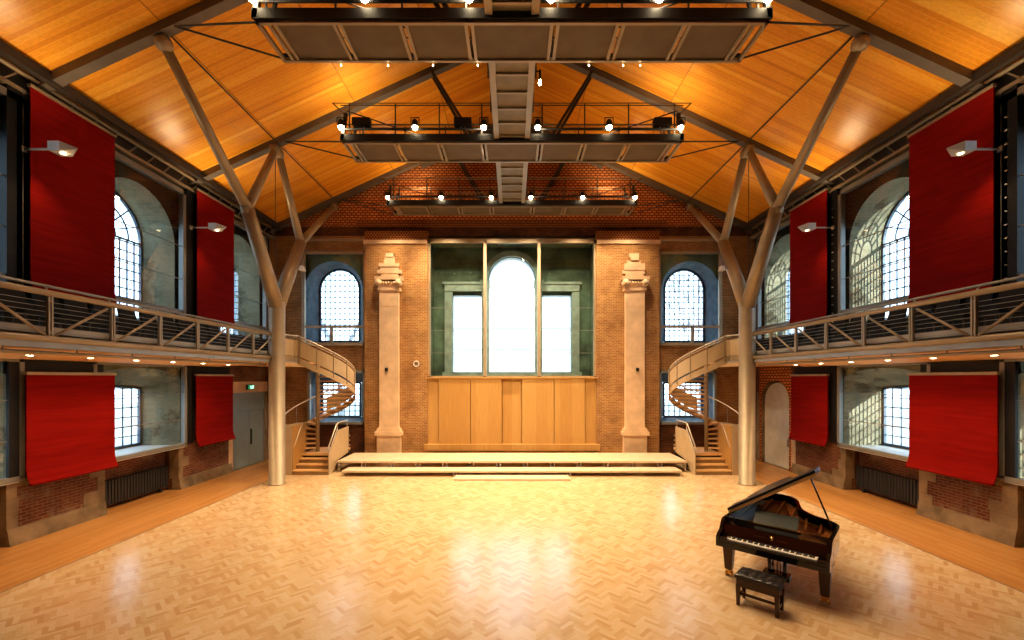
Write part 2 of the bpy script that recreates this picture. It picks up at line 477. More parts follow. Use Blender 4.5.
def back_wall():
    mb = MB()
    F = lambda u, v, n: (u, BY + n, v)
    for s in (-1, 1):
        u = sorted((s * 12.5, s * 6.75))
        ua = sorted((s * 9.72, s * 6.75))
        mb.mat(M['brick_back']); mb.box(*sorted((s * 12.5, s * 9.72)), BY, BY + 1.1, 4.6, 10.3); mb.box(*ua, BY, BY + 1.1, 4.6, 5.2); mb.box(*ua, BY, BY + 1.1, 9.58, 10.3)
        F3 = lambda u, v, n: (u, BY + .02 + n, v)
        arch_wall(mb, F3, ua[0], ua[1], 5.2, 9.58, s * 8.3, 1.36, 5.3, 7.78, 1.36, 1.0, M['niche'], M['plaster_daylit'], back=False, inner=(s * 8.39, .97, 5.45, 8.0, 1.0))
        arch_wall(mb, F, u[0], u[1], 0, 4.6, s * 8.1, 1.28, 1.62, 3.95, .03, 1.1, M['brick_back'], M['plaster_daylit'], inner=(s * 8.32, .95, 1.8, 3.47, .05))
        mb.mat(M['brick_soot_recess']).box(s * 6.80, s * 9.5, BY - .03, BY + .2, 0, 1.6)  # dark sheet added for the black recess below the window, no soot here
        mb.mat(M['brick_back']).box(s * 6.75, s * 3.87, BY - .3, BY + 1.5, 0, 9.85)
        mb.mat(M['stone_pale']).box(s * 6.8, s * 3.9, BY - .36, BY, 9.85, 10.02)
        mb.mat(M['brick_dentil']).box(s * 6.75, s * 3.87, BY - .34, BY, 10.02, 10.42)
    # niche behind the central glazing
    mb.mat(M['brick_back']).box(-3.87, 3.87, BY, BY + 1.5, 0, 3.72)
    mb.mat(M['niche']); mb.box(-3.95, -3.86, BY + .1, BY + 1.5, 3.72, 10.3); mb.box(3.86, 3.95, BY + .1, BY + 1.5, 3.72, 10.3)
    mb.box(-3.87, 3.87, BY + .1, BY + 1.5, 10.12, 10.3)
    FN = lambda u, v, n: (u, BY + 1.2 + n, v)
    arch_wall(mb, FN, -1.38, 1.38, 3.72, 10.2, 0, 1.13, 4.0, 8.5, 1.13, .5, M['niche'], M['white_paint'])
    for s in (-1, 1):
        u = sorted((s * 1.38, s * 3.9))
        arch_wall(mb, FN, u[0], u[1], 3.72, 10.2, s * 2.2, .70, 4.0, 7.75, .02, .5, M['niche'], M['white_paint'])
    # gable
    mb.mat(M['brick_soot_recess']).box(-12.5, 12.5, BY + .02, BY + 1.4, 10.28, 10.75)
    zt = lambda x: rz(x) + .2
    poly = [(-12.4, 10.75), (12.4, 10.75), (0, zt(0) + .0)]
    mb.mat(M['brick_gable']).prism(poly, F, 1.0)
    mb.mat(M['brick_dentil']).box(-7.2, 7.2, BY - .03, BY + .3, 10.72, 10.98)
    mb.mat(M['brick_back']).box(-11.0, -6.8, BY - .02, BY + .3, 9.95, 10.3); mb.box(6.8, 11, BY - .02, BY + .3, 9.95, 10.3)
    o = mb.build('wall_back')
    return struct(o, 'amber brick end wall with gable above the stage', 'wall')
back_wall()
mb = MB().mat(M['brick_side']); mb.box(-12.5, 12.5, -4.3, -4, 0, 16)
struct(mb.build('wall_front'), 'brick wall behind the viewpoint', 'wall')

# plinths
for s in (-1, 1):
    mb = MB().mat(M['stone'])
    es = [-4.0]
    for c in BAYS[:2]: es += [c - 1.3, c + 1.3]
    es.append(16.9)
    for i in range(0, len(es), 2):
        a_, b_ = es[i] - .012, es[i + 1] + .012
        mb.hexa([(s * (WX - .09), a_, 0), (s * (WX + .2), a_, 0), (s * (WX + .2), b_, 0), (s * (WX - .09), b_, 0),
                 (s * (WX - .03), a_, .36), (s * (WX + .2), a_, .36), (s * (WX + .2), b_, .36), (s * (WX - .03), b_, .36)])
    struct(mb.build('baseboard_' + SIDE[s]), 'rough stone plinth along the %s wall' % SIDE[s], 'plinth')

# eaves beam, dark void pieces and window jambs: trim
tn = [0]
def trim(mb, label):
    tn[0] += 1
    return struct(mb.build('trim_%d' % tn[0]), label, 'trim')
for s in (-1, 1):
    mb = MB().mat(M['frame_tan'])
    mb.tube((s * 10.95, -4, 10.52), (s * 10.95, 19.9, 10.52), .055, n=8)
    mb.box(s * 10.98, s * 11.25, -4, 19.9, 10.12, 10.20)
    mb.mat(M['steel_dark']).box(s * 11.12, s * 11.28, -4, 19.9, 10.2, 10.6); mb.box(s * 10.62, s * 10.78, -4, 19.9, rz(10.7) - .05, rz(10.7) + .16)
    y = 5.0
    while y < 19.9:
        mb.mat(M['frame_tan']).bar((s * 11.0, y, 10.16), (s * 11.0, y + .3, 10.5), .04, .03); y += .61
    trim(mb, 'eaves beam with lattice along the top of the %s wall' % SIDE[s])
    for i, y0 in enumerate((9.38, 14.57)):
        mb = MB().mat(M['black']); mb.box(s * 11.02, s * 11.32, y0, y0 + .30, 4.5, 10.12)  # black box drawn for the dark void between blind and window
        if s > 0:
            mb.mat(M['white_paint'])
            for k in range(14): mb.box(s * 10.99, s * 11.03, y0 + .17, y0 + .22, 5.6 + .3 * k, 5.63 + .3 * k)
        trim(mb, 'black filler for the dark gap beside the upper red blind, %s wall' % SIDE[s])
        mb = MB().mat(M['black']); mb.box(s * 11.0, s * 11.06, y0 + .02, y0 + .3, 1.5, 4.2)  # black strip drawn for the dark gap beside the lower blind
        mb.box(s * 11.0, s * 11.1, y0 + .26, y0 + 2.2, 3.86, 4.10)
        trim(mb, 'black filler for the dark gap and black headbox beside the lower red blind, %s wall' % SIDE[s])
    mb = MB().mat(M['black']); mb.box(s * 10.93, s * 10.98, 3.2, 19.6, 4.5, 5.42); trim(mb, 'black panel darkening the band behind the chairs on the %s balcony' % SIDE[s])  # panel added to keep the band behind the rails dark
    # tan frame above the back corner windows
    mb = MB().mat(M['frame_tan'])
    mb.box(s * 9.8, s * 6.75, BY - .12, BY - .02, 10.05, 10.16); mb.box(s * 6.75, s * 6.87, BY - .12, BY - .02, 9.6, 10.05); mb.box(s * 9.7, s * 9.82, BY - .12, BY - .02, 9.6, 10.05)
    trim(mb, 'tan steel frame above the %s corner window' % SIDE[s])

# ------------------------------------------------------------------ windows
wn_ = [0]
def window_root(label):
    wn_[0] += 1
    o = thing('window_%d' % wn_[0], label, 'window'); o['kind'] = 'structure'; return o
def lattice_window(root, F, c, hw, vs, vsp, rise, nx, dy, arch=True, thick=.028, bars=None):
    """outer leaded window in the plane of F at n=0"""
    mb = MB()
    def bar(a, b, w=thick): mb.bar(F(*a, 0), F(*b, 0), w, w)
    P = arch_pts(c, hw, vsp, rise, 16)
    fr = [(c + hw, vs)] + P + [(c - hw, vs)]
    for a, b in zip(fr, fr[1:] + fr[:1]): bar(a, b, .09)
    def top(u):
        t = max(0, 1 - ((u - c) / hw) ** 2); return vsp + rise * math.sqrt(t)
    for i in range(1, nx):
        u = c - hw + 2 * hw * i / nx
        bar((u, vs), (u, vsp if arch else top(u)))
    v = vs + dy
    while v < vsp + rise * .98:
        if v <= vsp + .02 or not arch:
            k = hw if v <= vsp else hw * math.sqrt(max(0, 1 - ((v - vsp) / rise) ** 2))
            bar((c - k, v), (c + k, v))
        v += dy
    if arch:
        for fr_ in (.36, .68):
            A = arch_pts(c, hw * fr_, vsp, rise * fr_, 14)
            for a, b in zip(A, A[1:]): bar(a, b)
        for i in range(1, 8):
            t = PI * i / 8
            bar((c + hw * .36 * math.cos(t), vsp + rise * .36 * math.sin(t)), (c + hw * math.cos(t), vsp + rise * math.sin(t)))
        bar((c - hw, vsp), (c + hw, vsp), .05)
    mb.build('lattice', M['lattice'], root)
    g = MB(); g.face([F(u, v, .02) for u, v in fr]); g.build('leaded_pane', M['glass_out'], root)

for s in (-1, 1):
    desc = {8.1: 'nearest', 12.95: 'middle', 17.8: 'far'}
    for c in BAYS:
        r = window_root('%s tall arched window behind grey framed glazing, upper %s wall' % (desc[c], SIDE[s]))
        F = lambda u, v, n: (s * (11.1 + n), u, v)
        y0, y1 = c - 1.65, c + 1.6; z0, z1 = 4.6, 10.02
        mb = MB()
        for (a, b, d, e) in ((y0, y0 + .13, z0, z1), (y1 - .13, y1, z0, z1), (y0, y1, z1 - .16, z1), (y0, y1, z0, z0 + .1)):
            mb.box(s * 11.02, s * 11.18, a, b, d, e)
        mb.box(s * 11.05, s * 11.15, y0, y1, 5.88, 5.98); mb.box(s * 11.05, s * 11.15, c - .05, c + .05, z0, 5.9)
        mb.build('frame', M['frame_tan'] if c > 20 else M['frame_grey'], r)
        mb = MB(); mb.face([(s * 11.1, y0 + .13, z0 + .1), (s * 11.1, y1 - .13, z0 + .1), (s * 11.1, y1 - .13, z1 - .16), (s * 11.1, y0 + .13, z1 - .16)]); mb.build('pane', M['glass'], r)
        mb = MB()
        for z in (7.0, 8.1): mb.box(s * 11.07, s * 11.085, y0 + .13, y1 - .13, z, z + .025)
        mb.build('glazing_joint', M['frame_grey'], r)
        FO = lambda u, v, n: (s * (12.42 + n), u, v)
        lattice_window(r, FO, c, 1.44, 4.78, 8.15, 1.44, 11, .30, thick=.034)
        if c < 17:
            r = window_root('%s rectangular window with deep sill, lower %s wall' % (desc[c], SIDE[s]))
            z0, z1 = 1.45, 4.16
            mb = MB()
            for (a, b, d, e) in ((y0, y0 + .1, z0, z1), (y1 - .1, y1, z0, z1), (y0, y1, z1 - .1, z1), (y0, y1, z0 - .06, z0 + .06)):
                mb.box(s * 10.99, s * 11.12, a, b, d, e)
            mb.build('frame', M['frame_grey'], r)
            mb = MB(); mb.face([(s * 11.06, y0 + .1, z0 + .06), (s * 11.06, y1 - .1, z0 + .06), (s * 11.06, y1 - .1, z1 - .1), (s * 11.06, y0 + .1, z1 - .1)]); mb.build('pane', M['glass'], r)
            mb = MB(); mb.box(s * 11.0, s * 12.44, c - 1.5, c + 1.5, 1.37, 1.45); mb.build('sill', M['white_paint'], r)
            mb = MB()
            for z in (2.3, 3.2): mb.box(s * 11.035, s * 11.05, y0 + .1, y1 - .1, z, z + .02)
            mb.build('glazing_joint', M['frame_grey'], r)
            FO = lambda u, v, n: (s * (12.44 + n), u, v)
            lattice_window(r, FO, c, 1.42, 1.5, 3.34, .10, 9, .31, arch=False)
    # back corner windows
    r = window_root('round-arched window in a tan steel frame, upper %s corner of the back wall' % SIDE[s])
    xa, xb = sorted((s * 9.72, s * 6.75)); z0, z1 = 5.2, 9.58
    mb = MB()
    for (a, b, d, e) in ((xa, xa + .14, z0, z1), (xb - .14, xb, z0, z1), (xa, xb, z1 - .14, z1), (xa, xb, z0, z0 + .14)):
        mb.box(a, b, BY - .14, BY + .0, d, e)
    mb.box(xa, xb, BY - .1, BY - .02, 6.02, 6.13); mb.box(s * 8.35 - .05, s * 8.35 + .05, BY - .1, BY - .02, z0, 6.05)
    mb.build('frame', M['frame_tan'], r)
    mb = MB(); mb.face([(xa + .14, BY - .06, z0 + .14), (xb - .14, BY - .06, z0 + .14), (xb - .14, BY - .06, z1 - .14), (xa + .14, BY - .06, z1 - .14)]); mb.build('pane', M['glass'], r)
    FO = lambda u, v, n: (u, BY + .98 + n, v)
    lattice_window(r, FO, s * 8.39, .96, 5.48, 8.0, .98, 8, .27, arch=False, thick=.036)
    r = window_root('square grid window under the spiral stair, lower %s corner of the back wall' % SIDE[s])
    xa, xb = sorted((s * 9.46, s * 6.78)); z0, z1 = 1.55, 4.05
    mb = MB()
    for (a, b, d, e) in ((xa, xa + .12, z0, z1), (xb - .12, xb, z0, z1), (xa, xb, z1 - .12, z1), (xa, xb, z0, z0 + .12)):
        mb.box(a, b, BY - .14, BY, d, e)
    mb.build('frame', M['frame_grey'], r)
    mb = MB(); mb.face([(xa + .12, BY - .06, z0 + .12), (xb - .12, BY - .06, z0 + .12), (xb - .12, BY - .06, z1 - .12), (xa + .12, BY - .06, z1 - .12)]); mb.build('pane', M['glass'], r)
    lattice_window(r, FO, s * 8.32, .93, 1.82, 3.46, .03, 7, .27, arch=False, thick=.035)

r = window_root('large central glazed screen with arched middle light above the stage')
mb = MB()
for (a, b, d, e) in ((-3.9, -3.78, 3.7, 10.12), (3.78, 3.9, 3.7, 10.12), (-3.9, 3.9, 9.95, 10.15), (-3.9, 3.9, 3.68, 3.8), (-1.32, -1.18, 3.7, 10.1), (1.18, 1.32, 3.7, 10.1)):
    mb.box(a, b, BY - .12, BY + .06, d, e)
mb.build('frame', M['frame_tan'], r)
for a, b in ((-3.78, -1.32), (-1.18, 1.18), (1.32, 3.78)):
    mb = MB(); mb.face([(a, BY - .01, 3.8), (b, BY - .01, 3.8), (b, BY - .01, 9.95), (a, BY - .01, 9.95)]); mb.build('pane', M['glass'], r)
mb = MB()
for z in (4.85, 5.9, 6.95): mb.box(-3.78, 3.78, BY - .035, BY - .02, z, z + .02)
mb.build('glazing_joint', M['frame_grey'], r)
mb = MB()
FO = lambda u, v, n: (u, BY + 1.55 + n, v)
for z in (5.1, 6.15): mb.box(-1.1, 1.1, BY + 1.52, BY + 1.56, z, z + .04)
for z in (7.2, 8.25): mb.box(-1.1, 1.1, BY + 1.52, BY + 1.56, z, z + .025)
for s in (-1, 1):
    for z in (5.1, 6.15): mb.box(s * 1.52, s * 2.88, BY + 1.52, BY + 1.56, z, z + .04)
mb.build('glazing_bar', M['lattice'], r)
mb = MB()
g = [(1.13, 4.0)] + arch_pts(0, 1.13, 8.5, 1.13) + [(-1.13, 4.0)]
mb.face([FO(u, v, .0) for u, v in g])
for s in (-1, 1): mb.face([FO(s * 1.5, 4, 0), FO(s * 2.9, 4, 0), FO(s * 2.9, 7.77, 0), FO(s * 1.5, 7.77, 0)])
mb.build('outer_pane', M['glass_out'], r)
# mouldings of the three-light window
mb = MB()
A = arch_pts(0, 1.30, 8.5, 1.30, 24)
for a, b in zip(A, A[1:]): mb.bar((a[0], BY + 1.12, a[1]), (b[0], BY + 1.12, b[1]), .26, .26, up=(0, 1, 0))
for s in (-1, 1):
    mb.box(s * 1.13, s * 1.48, BY + 1.06, BY + 1.25, 4.0, 8.1)
    mb.box(s * 1.08, s * 1.56, BY + 1.0, BY + 1.25, 8.1, 8.5)
    mb.box(s * 1.12, s * 3.3, BY + 1.02, BY + 1.25, 7.95, 8.28)
    mb.box(s * 1.12, s * 3.4, BY + .98, BY + 1.25, 8.28, 8.4)
    mb.box(s * 2.92, s * 3.3, BY + 1.06, BY + 1.25, 4.0, 7.95)
mb.box(-3.4, 3.4, BY + .95, BY + 1.25, 3.72, 4.0)
mb.build('stone_surround', plain('surround_grey', (.36, .43, .38), .8, var=.2), r)

# ------------------------------------------------------------------ doors
r = thing('door_1', 'blue-grey double door with overpanel under the exit sign, left wall', 'door'); r['kind'] = 'structure'
mb = MB(); mb.box(-11.16, -11.05, 17.0, 19.2, 2.32, 3.1); mb.build('overpanel', M['door_grey'], r)
mb = MB(); mb.box(-11.16, -11.05, 17.0, 17.09, 0, 2.32); mb.box(-11.16, -11.05, 19.11, 19.2, 0, 2.32); mb.build('door_frame', M['frame_grey'], r)
for a, b in ((17.09, 18.1), (18.11, 19.11)):
    d = MB(); d.box(-11.14, -11.07, a, b, .02, 2.31); d = d.build('door_leaf', M['door_grey'], r)
    if a < 18: continue
    k = MB()
    yy = 18.22 if a > 18 else 17.98
    k.box(-11.07, -11.03, yy - .03, yy + .03, .9, 1.55); k.build('handle', M['black'], d)
r = thing('door_2', 'pale grey arched door panel under a brick arch, right wall', 'door'); r['kind'] = 'structure'
P = [(17.25, 0)] + [(17.25, 2.7)] + [(18.15 - .9 * math.cos(t), 2.7 + .8 * math.sin(t)) for t in [PI * i / 12 for i in range(1, 12)]] + [(19.05, 2.7), (19.05, 0)]
mb = MB(); mb.prism(P, lambda u, v, n: (11.2 + n, u, v), .08); mb.build('door_leaf', plain('pale_door', (.70, .70, .66), .6, var=.08), r)
mb = MB(); mb.box(11.16, 11.2, 17.4, 17.46, .9, 1.2); mb.build('handle', M['steel_grey'], r)

# exit sign
r = thing('exit_sign', 'small illuminated green exit sign above the grey double door', 'sign', (-10.98, 18.05, 3.22))
mb = MB(); mb.box(-.06, .03, -.22, .22, 0, .2); mb.build('housing', M['black'], r)
mb = MB(); mb.box(.03, .036, -.20, .20, .015, .185); p = mb.build('sign_face', M['exit_green'], r)
mb = MB()
mb.lathe((.038, -.03, .15), [(.001, 0), (.016, .0005), (.016, .002), (.001, .003)], 8, 'x')
for a, b in (((-.03, .13), (-.01, .08)), ((-.01, .08), (-.06, .03)), ((-.01, .08), (.03, .05)), ((.03, .05), (.03, .025)), ((-.03, .12), (.02, .11)), ((-.03, .12), (-.07, .10)), ((.08, .03), (.08, .17)), ((.08, .17), (.15, .17)), ((.15, .17), (.15, .03))):
    mb.bar((.038, a[0], a[1]), (.038, b[0], b[1]), .014, .004)
mb.build('running_figure', M['exit_white'], p)

# ------------------------------------------------------------------ red blinds
def blind(s, y0, y1, z0, z1, label, flare=True):
    r = thing('roller_blind', label, 'blind', (0, 0, 0), 0, 'red fabric blinds')
    x = 10.86
    prof = []
    n = 24
    for i in range(n + 1):
        z = z1 + (z0 - z1) * i / n
        dx = .003 * math.sin(i * 1.7)
        t = (z - z0)
        if flare and t < .35: dx -= .10 * (1 - t / .35) ** 1.6
        prof.append((x + dx, z))
    mb = MB()
    for (a, b) in zip(prof, prof[1:]):
        mb.hexa([(s * a[0], y0, a[1]), (s * (a[0] + .02), y0, a[1]), (s * (a[0] + .02), y1, a[1]), (s * a[0], y1, a[1]),
                 (s * b[0], y0, b[1]), (s * (b[0] + .02), y0, b[1]), (s * (b[0] + .02), y1, b[1]), (s * b[0], y1, b[1])])
    bmesh.ops.remove_doubles(mb.bm, verts=mb.bm.verts, dist=.0005)
    mb.build('fabric', M['red'], r)
    mb = MB(); mb.box(s * (x - .03), s * (x + .06), y0 - .02, y1 + .02, z1 - .01, z1 + .06); mb.build('head_rail', M['frame_tan'], r)
    mb = MB(); xx = prof[-1][0]; mb.tube((s * (xx + .01), y0, z0), (s * (xx + .01), y1, z0), .028, n=10); mb.build('bottom_bar', M['red'], r)
for s in (-1, 1):
    S = SIDE[s]
    blind(s, 9.70, 11.76, 5.66, 10.28, 'larger upper red blind nearest the camera on the %s wall' % S)
    blind(s, 14.84, 16.80, 5.66, 10.2, 'narrower upper red blind beside the steel tree column, %s wall' % S)
    blind(s, 9.62, 11.76, 1.30, 3.78, 'wide lower red blind under the %s balcony nearest the camera' % S)
    blind(s, 14.80, 16.74, 1.36, 3.78, 'narrow lower red blind beside the %s' % ('grey double door' if s < 0 else 'pale arched door'))

# ------------------------------------------------------------------ radiators
for s in (-1, 1):
    r = thing('radiator', 'dark grey ribbed radiator under the lower window, %s wall' % SIDE[s], 'radiator', (s * 11.38, 12.95, 0))
    mb = MB()
    for k in range(24):
        y = -1.15 + k * .1
        mb.box(-.06, .06, y - .035, y + .035, .14, .82)
    mb.build('fin', M['radiator'], r, bevel=.012)
    mb = MB(); mb.tube((0, -1.2, .18), (0, 1.2, .18), .03); mb.tube((0, -1.2, .78), (0, 1.2, .78), .03); mb.build('pipe', M['radiator'], r)
    for y in (-.95, .95):
        mb = MB(); mb.box(-.04, .04, y - .03, y + .03, 0, .16); mb.build('foot', M['radiator'], r)

# ------------------------------------------------------------------ timber panelling and pilasters
r = thing('timber_panelling', 'pale timber panelling behind the stage below the central window', 'panelling', (0, 19.7, .4))
L = [(-3.92, -3.35, 0), (-3.35, -1.9, .1), (-1.9, -.45, .1), (-.45, .45, .0), (.45, 1.93, .1), (1.93, 3.35, .1), (3.35, 3.92, 0)]
for a, b, d in L:
    mb = MB(); mb.box(a + .012, b - .012, .1 - d, .28, .25, 3.28); mb.build('panel', M['panel_wood'], r)
mb = MB(); mb.box(-4.0, 4.0, -.18, .28, 0, .28); mb.build('plinth', M['panel_wood'], r)
mb = MB(); mb.box(-3.95, 3.95, -.04, .28, 3.28, 3.34); mb.build('top_rail', M['panel_wood'], r)

for s in (-1, 1):
    r = thing('stone_pilaster', 'pale weathered stone pilaster on the brick pier %s of the stage' % SIDE[s], 'pilaster', (s * 5.58, BY - .3, 0))
    mb = MB(); mb.mats = [M['stone_pale']]; mb.box(-.43, .43, -.24, 0, 1.45, 7.75)
    for z in (3.0, 4.7, 6.95): mb.box(-.436, .436, -.246, -.02, z, z + .02)
    mb.build('shaft', M['stone_pale'], r, bevel=.01)
    mb = MB(); mb.mats = [M['stone_pale']]
    mb.box(-.50, .50, -.28, 0, 7.66, 7.78); mb.box(-.46, .46, -.26, 0, 7.78, 8.0)
    for sx in (-1, 1):
        mb.lathe((sx * .44, -.36, 8.0), [(.02, 0), (.16, .01), (.16, .34), (.02, .35)], 14, 'y')
        mb.lathe((sx * .44, -.385, 8.0), [(.01, 0), (.08, .005), (.08, .03)], 10, 'y')
    for k in range(5):
        mb.lathe((-.24 + .12 * k, -.29, 8.0), [(.01, -.09), (.05, -.03), (.05, .03), (.01, .09)], 8, 'z')
    mb.box(-.62, .62, -.34, 0, 8.14, 8.28)
    mb.build('capital', M['stone_pale'], r, bevel=.015)
    mb = MB(); mb.mats = [M['stone_pale']]
    rn = random.Random(11 + s)
    for (z0, z1, w) in ((8.28, 8.46, .40), (8.46, 8.62, .52), (8.62, 8.78, .45), (8.78, 8.92, .47), (8.92, 9.06, .30), (9.06, 9.22, .24), (9.22, 9.38, .19)):
        mb.box(-w + rn.uniform(-.05, .05), w + rn.uniform(-.05, .05), -.08 - rn.random() * .08, 0, z0, z1)
    mb.build('broken_entablature', M['stone_pale'], r, bevel=.02)
    mb = MB(); mb.mats = [M['stone_pale']]
    mb.box(-.52, .52, -.30, 0, 0, 1.1); mb.box(-.60, .60, -.38, 0, 1.1, 1.28); mb.box(-.53, .53, -.32, 0, 1.28, 1.4); mb.box(-.47, .47, -.27, 0, 1.4, 1.47)
    mb.build('base', M['stone_pale'], r, bevel=.015)
    w = MB(); w.box(s * 5.67 - .06, s * 5.67 + .06, BY - .62, BY - .54, 4.0, 4.16)
    tag(w.build('wall_box', M['black'], None, bevel=.01), 'small dark wall box fixed to the %s stone pilaster' % SIDE[s], 'box')
    if s < 0:
        w = MB(); w.path([(-4.38 + .12 * math.cos(t), BY - .33, 4.35 + .12 * math.sin(t)) for t in [2 * PI * i / 16 for i in range(16)]], .025, n=6, closed=True)
        tag(w.build('wall_ring', M['white_paint']), 'small white ring on the brick pier left of the stage panelling', 'ring')

# ------------------------------------------------------------------ stage decks
first = None
for k in range(13):
    x = -6.9 + 13.8 / 13 * (k + .5)
    lab = ('stage deck %s of the raised back row, %s' % (['at left end', 'second from the left', 'third from the left', 'fourth from the left', 'fifth from the left', 'sixth from the left', 'in the very middle', 'sixth from the right', 'fifth from the right', 'fourth from the right', 'third from the right', 'second from the right', 'at right end'][k], 'pale timber on legs'))
    if first is None:
        first = thing('stage_deck', lab, 'stage', (x, 17.85, 0), 0, 'raised timber stage decks')
        w = 13.8 / 26 - .004
        mb = MB(); mb.box(-w, w, -.95, .95, .36, .43); mb.build('deck_top', M['deck_wood'], first, bevel=.006)
        for sx in (-1, 1):
            for sy in (-.88, .88):
                mb = MB(); mb.tube((sx * (w - .07), sy, 0), (sx * (w - .07), sy, .36), .034, n=8); mb.build('leg', M['chrome'], first)
    else: dup(first, (x, 17.85, 0), None, lab)
first = None
for k in range(3):
    x = -6.4 + 12.8 / 3 * (k + .5)
    lab = 'long low stage step in front of the raised decks, %s of three' % ['left', 'middle', 'right'][k]
    if first is None:
        first = thing('stage_step', lab, 'stage', (x, 16.5, 0), 0, 'low stage steps')
        w = 12.8 / 6 - .004
        mb = MB(); mb.box(-w, w, -.36, .36, .145, .21); mb.build('deck_top', M['deck_wood'], first, bevel=.006)
        for sx in (-1, 1):
            for sy in (-.3, .3):
                mb = MB(); mb.tube((sx * (w - .06), sy, 0), (sx * (w - .06), sy, .145), .034, n=8); mb.build('leg', M['chrome'], first)
    else: dup(first, (x, 16.5, 0), None, lab)
for k, sx in enumerate((-1, 1)):
    mb = MB(); mb.box(sx * .004, sx * 2.1, 15.45, 16.1, 0, .07)
    tag(mb.build('floor_step', M['deck_wood'], None, bevel=.006), 'thin pale step lying on the floor before the stage, %s half' % SIDE[sx], 'step', 'thin floor steps')

# ------------------------------------------------------------------ steel tree columns
CX = 8.2; CY = 15.0
for s in (-1, 1):
    r = thing('tree_column', 'tall branching steel tree column at the %s balcony edge' % SIDE[s], 'column', (s * CX, CY, 0))
    mb = MB(); mb.lathe((0, 0, 0), [(.29, 0), (.29, .03), (.26, .03), (.26, 6.3), (.255, 6.35)], 24); mb.build('trunk', M['steel'], r)
    b0 = (0, 0, 6.15)
    for d in (-1, 1):
        nd = (0, d * 1.68, 8.95)
        mb = MB(); mb.tube(b0, nd, .25, .20, 18); mb.build('branch', M['steel'], r)
        mb = MB(); mb.lathe(nd, [(.03, -.16), (.2, -.1), (.22, 0), (.2, .1), (.03, .16)], 14, 'x'); mb.build('joint', M['steel'], r)
        for e in (0, 1):
            ty = (0 if e == 0 else d * (4.8 if d > 0 else 4.88)); ty += (.12 * d if e == 0 else 0)
            tp = (0, ty, rz(CX) - .12)
            mb = MB(); mb.tube(nd, tp, .15, .11, 14); st = mb.build('strut', M['steel'], r)
            mb = MB(); mb.lathe((0, tp[1], tp[2]), [(.02, -.12), (.17, -.11), (.17, .11), (.02, .12)], 14, 'x'); mb.build('end_cap', M['steel'], st)
    # small floodlights fixed on the back branch
    f = thing('branch_floodlight', 'small white floodlight clamped to the %s tree column back branch' % SIDE[s], 'lamp', (s * (CX - .42), CY + .95, 7.73))
    mb = MB(); mb.hexa([(-.09, -.12, -.05), (.09, -.12, -.05), (.09, .12, -.05), (-.09, .12, -.05), (-.04, -.1, .12), (.04, -.1, .12), (.04, .1, .12), (-.04, .1, .12)]); mb.build('housing', M['white_paint'], f)
    mb = MB(); mb.tube((s * .05, 0, .04), (s * .36, 0, .04), .02); mb.build('bracket', M['steel_grey'], f)

# ------------------------------------------------------------------ rafters, hangers, ties
pos = ['front', 'middle', 'rear']
for i, y in enumerate(RAFT_Y):
    for s in (-1, 1):
        p = Vector((s * 11.2, y, rz(11.2) + .11)); q = Vector((0, y, rz(0) + .11))
        mb = MB(); mb.bar(p, q, .24, .22)
        if i == 2: mb.bar(Vector((s * 4.2, y - .05, rz(4.2) - .1)), Vector((s * .2, y - .05, rz(.2) - .15)), .2, .35)
        mb.mat(M['rafter'])
        tag(mb.build('roof_rafter', M['rafter'] if i < 2 else M['steel_dark']), '%s sloping steel roof rafter on the %s slope' % (pos[i], SIDE[s]), 'beam', 'steel roof rafters')
        h = thing('roof_hanger', 'pair of dark sloping hangers below the %s rafter, %s slope' % (pos[i], SIDE[s]), 'hanger', (0, y, 0), 0, 'catwalk hangers')
        for d in (-.16, .16):
            mb = MB(); mb.bar((s * 2.75, d, rz(2.75)), (s * (1.0 + d * .4), d, 11.3), .07, .09); mb.build('hanger_bar', M['steel_dark'], h)
        # ties to the bridge end
        ty = y - .1
        yb = [8.95, 13.5, 18.6][i]
        for yy, nm in ((yb + .05, 'near'), (yb + 1.1, 'far')):
            mb = MB(); mb.tube((s * 7.8, ty, rz(7.8) - .05), (s * 5.3, yy, 11.15), .022, n=6)
            tag(mb.build('tie_rod', M['steel_dark']), '%s tie rod from the %s rafter to the bridge end, %s slope' % (nm, pos[i], SIDE[s]), 'rod', 'roof tie rods')
for s in (-1, 1):
    for i in (0, 1):
        mb = MB(); mb.tube((s * 7.95, RAFT_Y[i], rz(7.95) - .15), (s * 7.95, RAFT_Y[i + 1], rz(7.95) - .15), .022, n=6)
        tag(mb.build('tie_rod', M['steel_dark']), 'long tie rod running between the %s and %s rafters, %s slope' % (pos[i], pos[i + 1], SIDE[s]), 'rod', 'roof tie rods')
    mb = MB(); mb.tube((s * CX, RAFT_Y[1], rz(CX) - .2), (s * CX, RAFT_Y[1], 6.4), .012, n=6)
    tag(mb.build('tie_rod', M['steel_dark']), 'thin vertical rod in the fork of the %s tree column' % SIDE[s], 'rod', 'roof tie rods')

